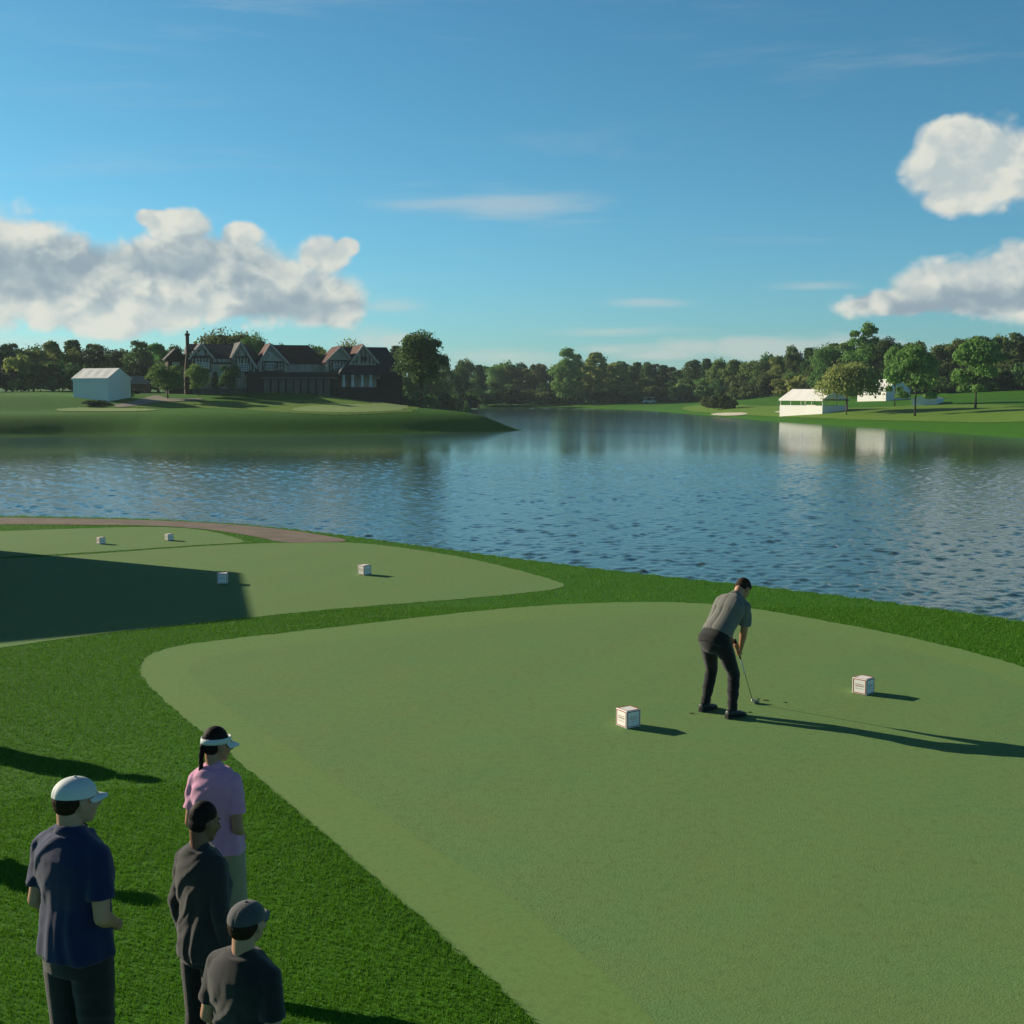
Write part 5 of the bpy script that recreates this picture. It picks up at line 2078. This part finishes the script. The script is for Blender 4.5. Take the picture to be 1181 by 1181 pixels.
# two more spectators just outside the picture, whose shadows fall into it
c1 = copy_tree(man)
tag(c1, 'spectator in dark long sleeved top, out of view at the left', 'person')
c2 = copy_tree(navy)
tag(c2, 'spectator in navy shirt and white cap, out of view at the left', 'person')


def caster(o, tip_px, tip_py, hgt=1.74):
    d = ray(tip_px, tip_py)
    z = 0.0
    for _ in range(30):
        x, y = gnd(tip_px, tip_py, z)
        z = 0.5 * z + 0.5 * hz(x, y)
    h_ = Vector((to_sun.x, to_sun.y)).normalized()
    L = hgt / math.tan(SUN_EL)
    for _ in range(20):
        X_w, Y_w = x + h_.x * L, y + h_.y * L
        L = (hgt + hz(X_w, Y_w) - z) / math.tan(SUN_EL)
    o.location = (X_w, Y_w, hz(X_w, Y_w))
    o.rotation_euler = (0, 0, math.radians(20))
    o.scale = (1, 1, 1)
    print('caster', X_w, Y_w, hz(X_w, Y_w), 'px', CC + FPX * X_w / Y_w)


caster(c1, 190, 903)
caster(c2, 192, 1045)

# hospitality stand left of the view that throws the big shadow over the middle tee
M_stand = mat('stand_green', (0.05, 0.11, 0.06), 0.8, 0.2)
Ls = 3.6 / math.tan(SUN_EL)
hh = Vector((to_sun.x, to_sun.y)).normalized() * Ls
A_ = Vector(gnd(279, 661)) + hh
B_ = Vector(gnd(293, 714)) + hh
C_ = Vector(gnd(118, 731)) + hh
C_ = B_ + (C_ - B_) * 3.2
D_ = A_ + (C_ - B_)
st = empty('viewing_stand', (A_.x, A_.y, 0))
tag(st, 'dark green covered viewing stand out of view at the left, shading the middle tee', 'viewing stand')
print('stand', A_, B_, C_, 'px', CC + FPX * A_.x / A_.y, CC + FPX * B_.x / B_.y)
q = [v - A_ for v in (A_, B_, C_, D_)]


def prism(name, pts, z0, z1, m, parent):
    n = len(pts)
    mb = MB()
    mb.add([(p_.x, p_.y, z0) for p_ in pts] + [(p_.x, p_.y, z1) for p_ in pts],
           [tuple(range(n)), tuple(range(2 * n - 1, n - 1, -1))] + [(i, i + n, (i + 1) % n + n, (i + 1) % n) for i in range(n)])
    return mb.build(name, m, parent)


prism('roof', q, 3.42, 3.6, M_canvas, st)
cen = sum(q, Vector((0, 0))) / 4
qi = [cen + (v - cen) * 0.985 for v in q]
for i in range(4):
    a, b_ = qi[i], qi[(i + 1) % 4]
    nn = (b_ - a).normalized()
    nn = Vector((-nn.y, nn.x)) * 0.06
    prism('side_panel', [a, b_, b_ + nn, a + nn] if (cen - a).dot(nn) > 0 else [a, b_, b_ - nn, a - nn], -0.1, 3.40, M_stand, st)

# ------------------------------------------------------------------ grass blades of the rough
M_blade = bpy.data.materials.new('grass_blade')
M_blade.use_nodes = True
t = NT(M_blade.node_tree)
p = t.n['Principled BSDF']
p.inputs['Roughness'].default_value = 0.6
p.inputs['Specular IOR Level'].default_value = 0.2
g = t.new('ShaderNodeNewGeometry')
c = t.mix(g.outputs['Random Per Island'], (0.078, 0.215, 0.010, 1), (0.100, 0.255, 0.012, 1))
c = t.mix(t.math('MULTIPLY', t.ramp(t.noise(g.outputs['Position'], 0.9, 4, 0.6), 0.35, 0.7), 0.5), c, (0.075, 0.205, 0.012, 1))
t.l.new(c, p.inputs['Base Color'])
tr = t.new('ShaderNodeBsdfTranslucent')
t.l.new(c, tr.inputs['Color'])
ms = t.new('ShaderNodeMixShader')
ms.inputs[0].default_value = 0.35
t.l.new(p.outputs[0], ms.inputs[1])
t.l.new(tr.outputs[0], ms.inputs[2])
t.l.new(ms.outputs[0], t.n['Material Output'].inputs[0])


def blades(n, dist, hgt, wid, seed, edge=0.02):
    """scatter blades over the rough between two distances"""
    r = np.random.default_rng(seed)
    d0, d1 = dist
    Y = np.sqrt(r.uniform(d0 ** 2, d1 ** 2, n))
    X = r.uniform(-0.47, 0.47, n) * Y
    P = np.stack([X, Y], 1)
    keep = ~(inside(P, tee1) | inside(P, tee2) | inside(P, tee3) | inside(P, path)) & (inside(P, near_poly) | (seg_dist(P, lip, False) < 0.6))
    P = P[keep]
    m = len(P)
    Z = height(P)
    a = r.uniform(0, 2 * math.pi, m)
    h_ = hgt * r.uniform(0.45, 1.2, m)
    w_ = wid * r.uniform(0.6, 1.3, m)
    la, ll = r.uniform(0, 2 * math.pi, m), h_ * r.uniform(0.1, 0.75, m)
    bx_, by_ = np.cos(a) * w_ / 2, np.sin(a) * w_ / 2
    V = np.stack([np.column_stack([P[:, 0] - bx_, P[:, 1] - by_, Z - 0.004]), np.column_stack([P[:, 0] + bx_, P[:, 1] + by_, Z - 0.004]),
                  np.column_stack([P[:, 0] + np.cos(la) * ll, P[:, 1] + np.sin(la) * ll, Z + h_])], 1).reshape(-1, 3)
    return V


Vb = np.concatenate([blades(260000, (4.6, 11), 0.030, 0.0075, 1), blades(240000, (11, 20), 0.030, 0.010, 2), blades(160000, (20, 42), 0.032, 0.018, 3)])
me = np_mesh('rough_grass', Vb, np.arange(len(Vb)).reshape(-1, 3), M_blade, False)
tag(link('rough_grass', me), 'long green rough grass growing round the mown tees', 'grass', kind='stuff')
print('blades', len(Vb) // 3)

# ------------------------------------------------------------------ the air over the lake
M_haze = bpy.data.materials.new('haze_air')
M_haze.use_nodes = True
hn = M_haze.node_tree
hn.nodes.clear()
ho_ = hn.nodes.new('ShaderNodeOutputMaterial')
hv = hn.nodes.new('ShaderNodeVolumePrincipled')
hv.inputs['Color'].default_value = (0.72, 0.90, 1.0, 1)
hv.inputs['Density'].default_value = 0.00013
hv.inputs['Anisotropy'].default_value = 0.2
hn.links.new(hv.outputs[0], ho_.inputs['Volume'])
mb = MB()
mb.box((-3700, -3700, -6.5), (3700, 3700, 75))
hz_o = tag(mb.build('haze', M_haze), kind='stuff')
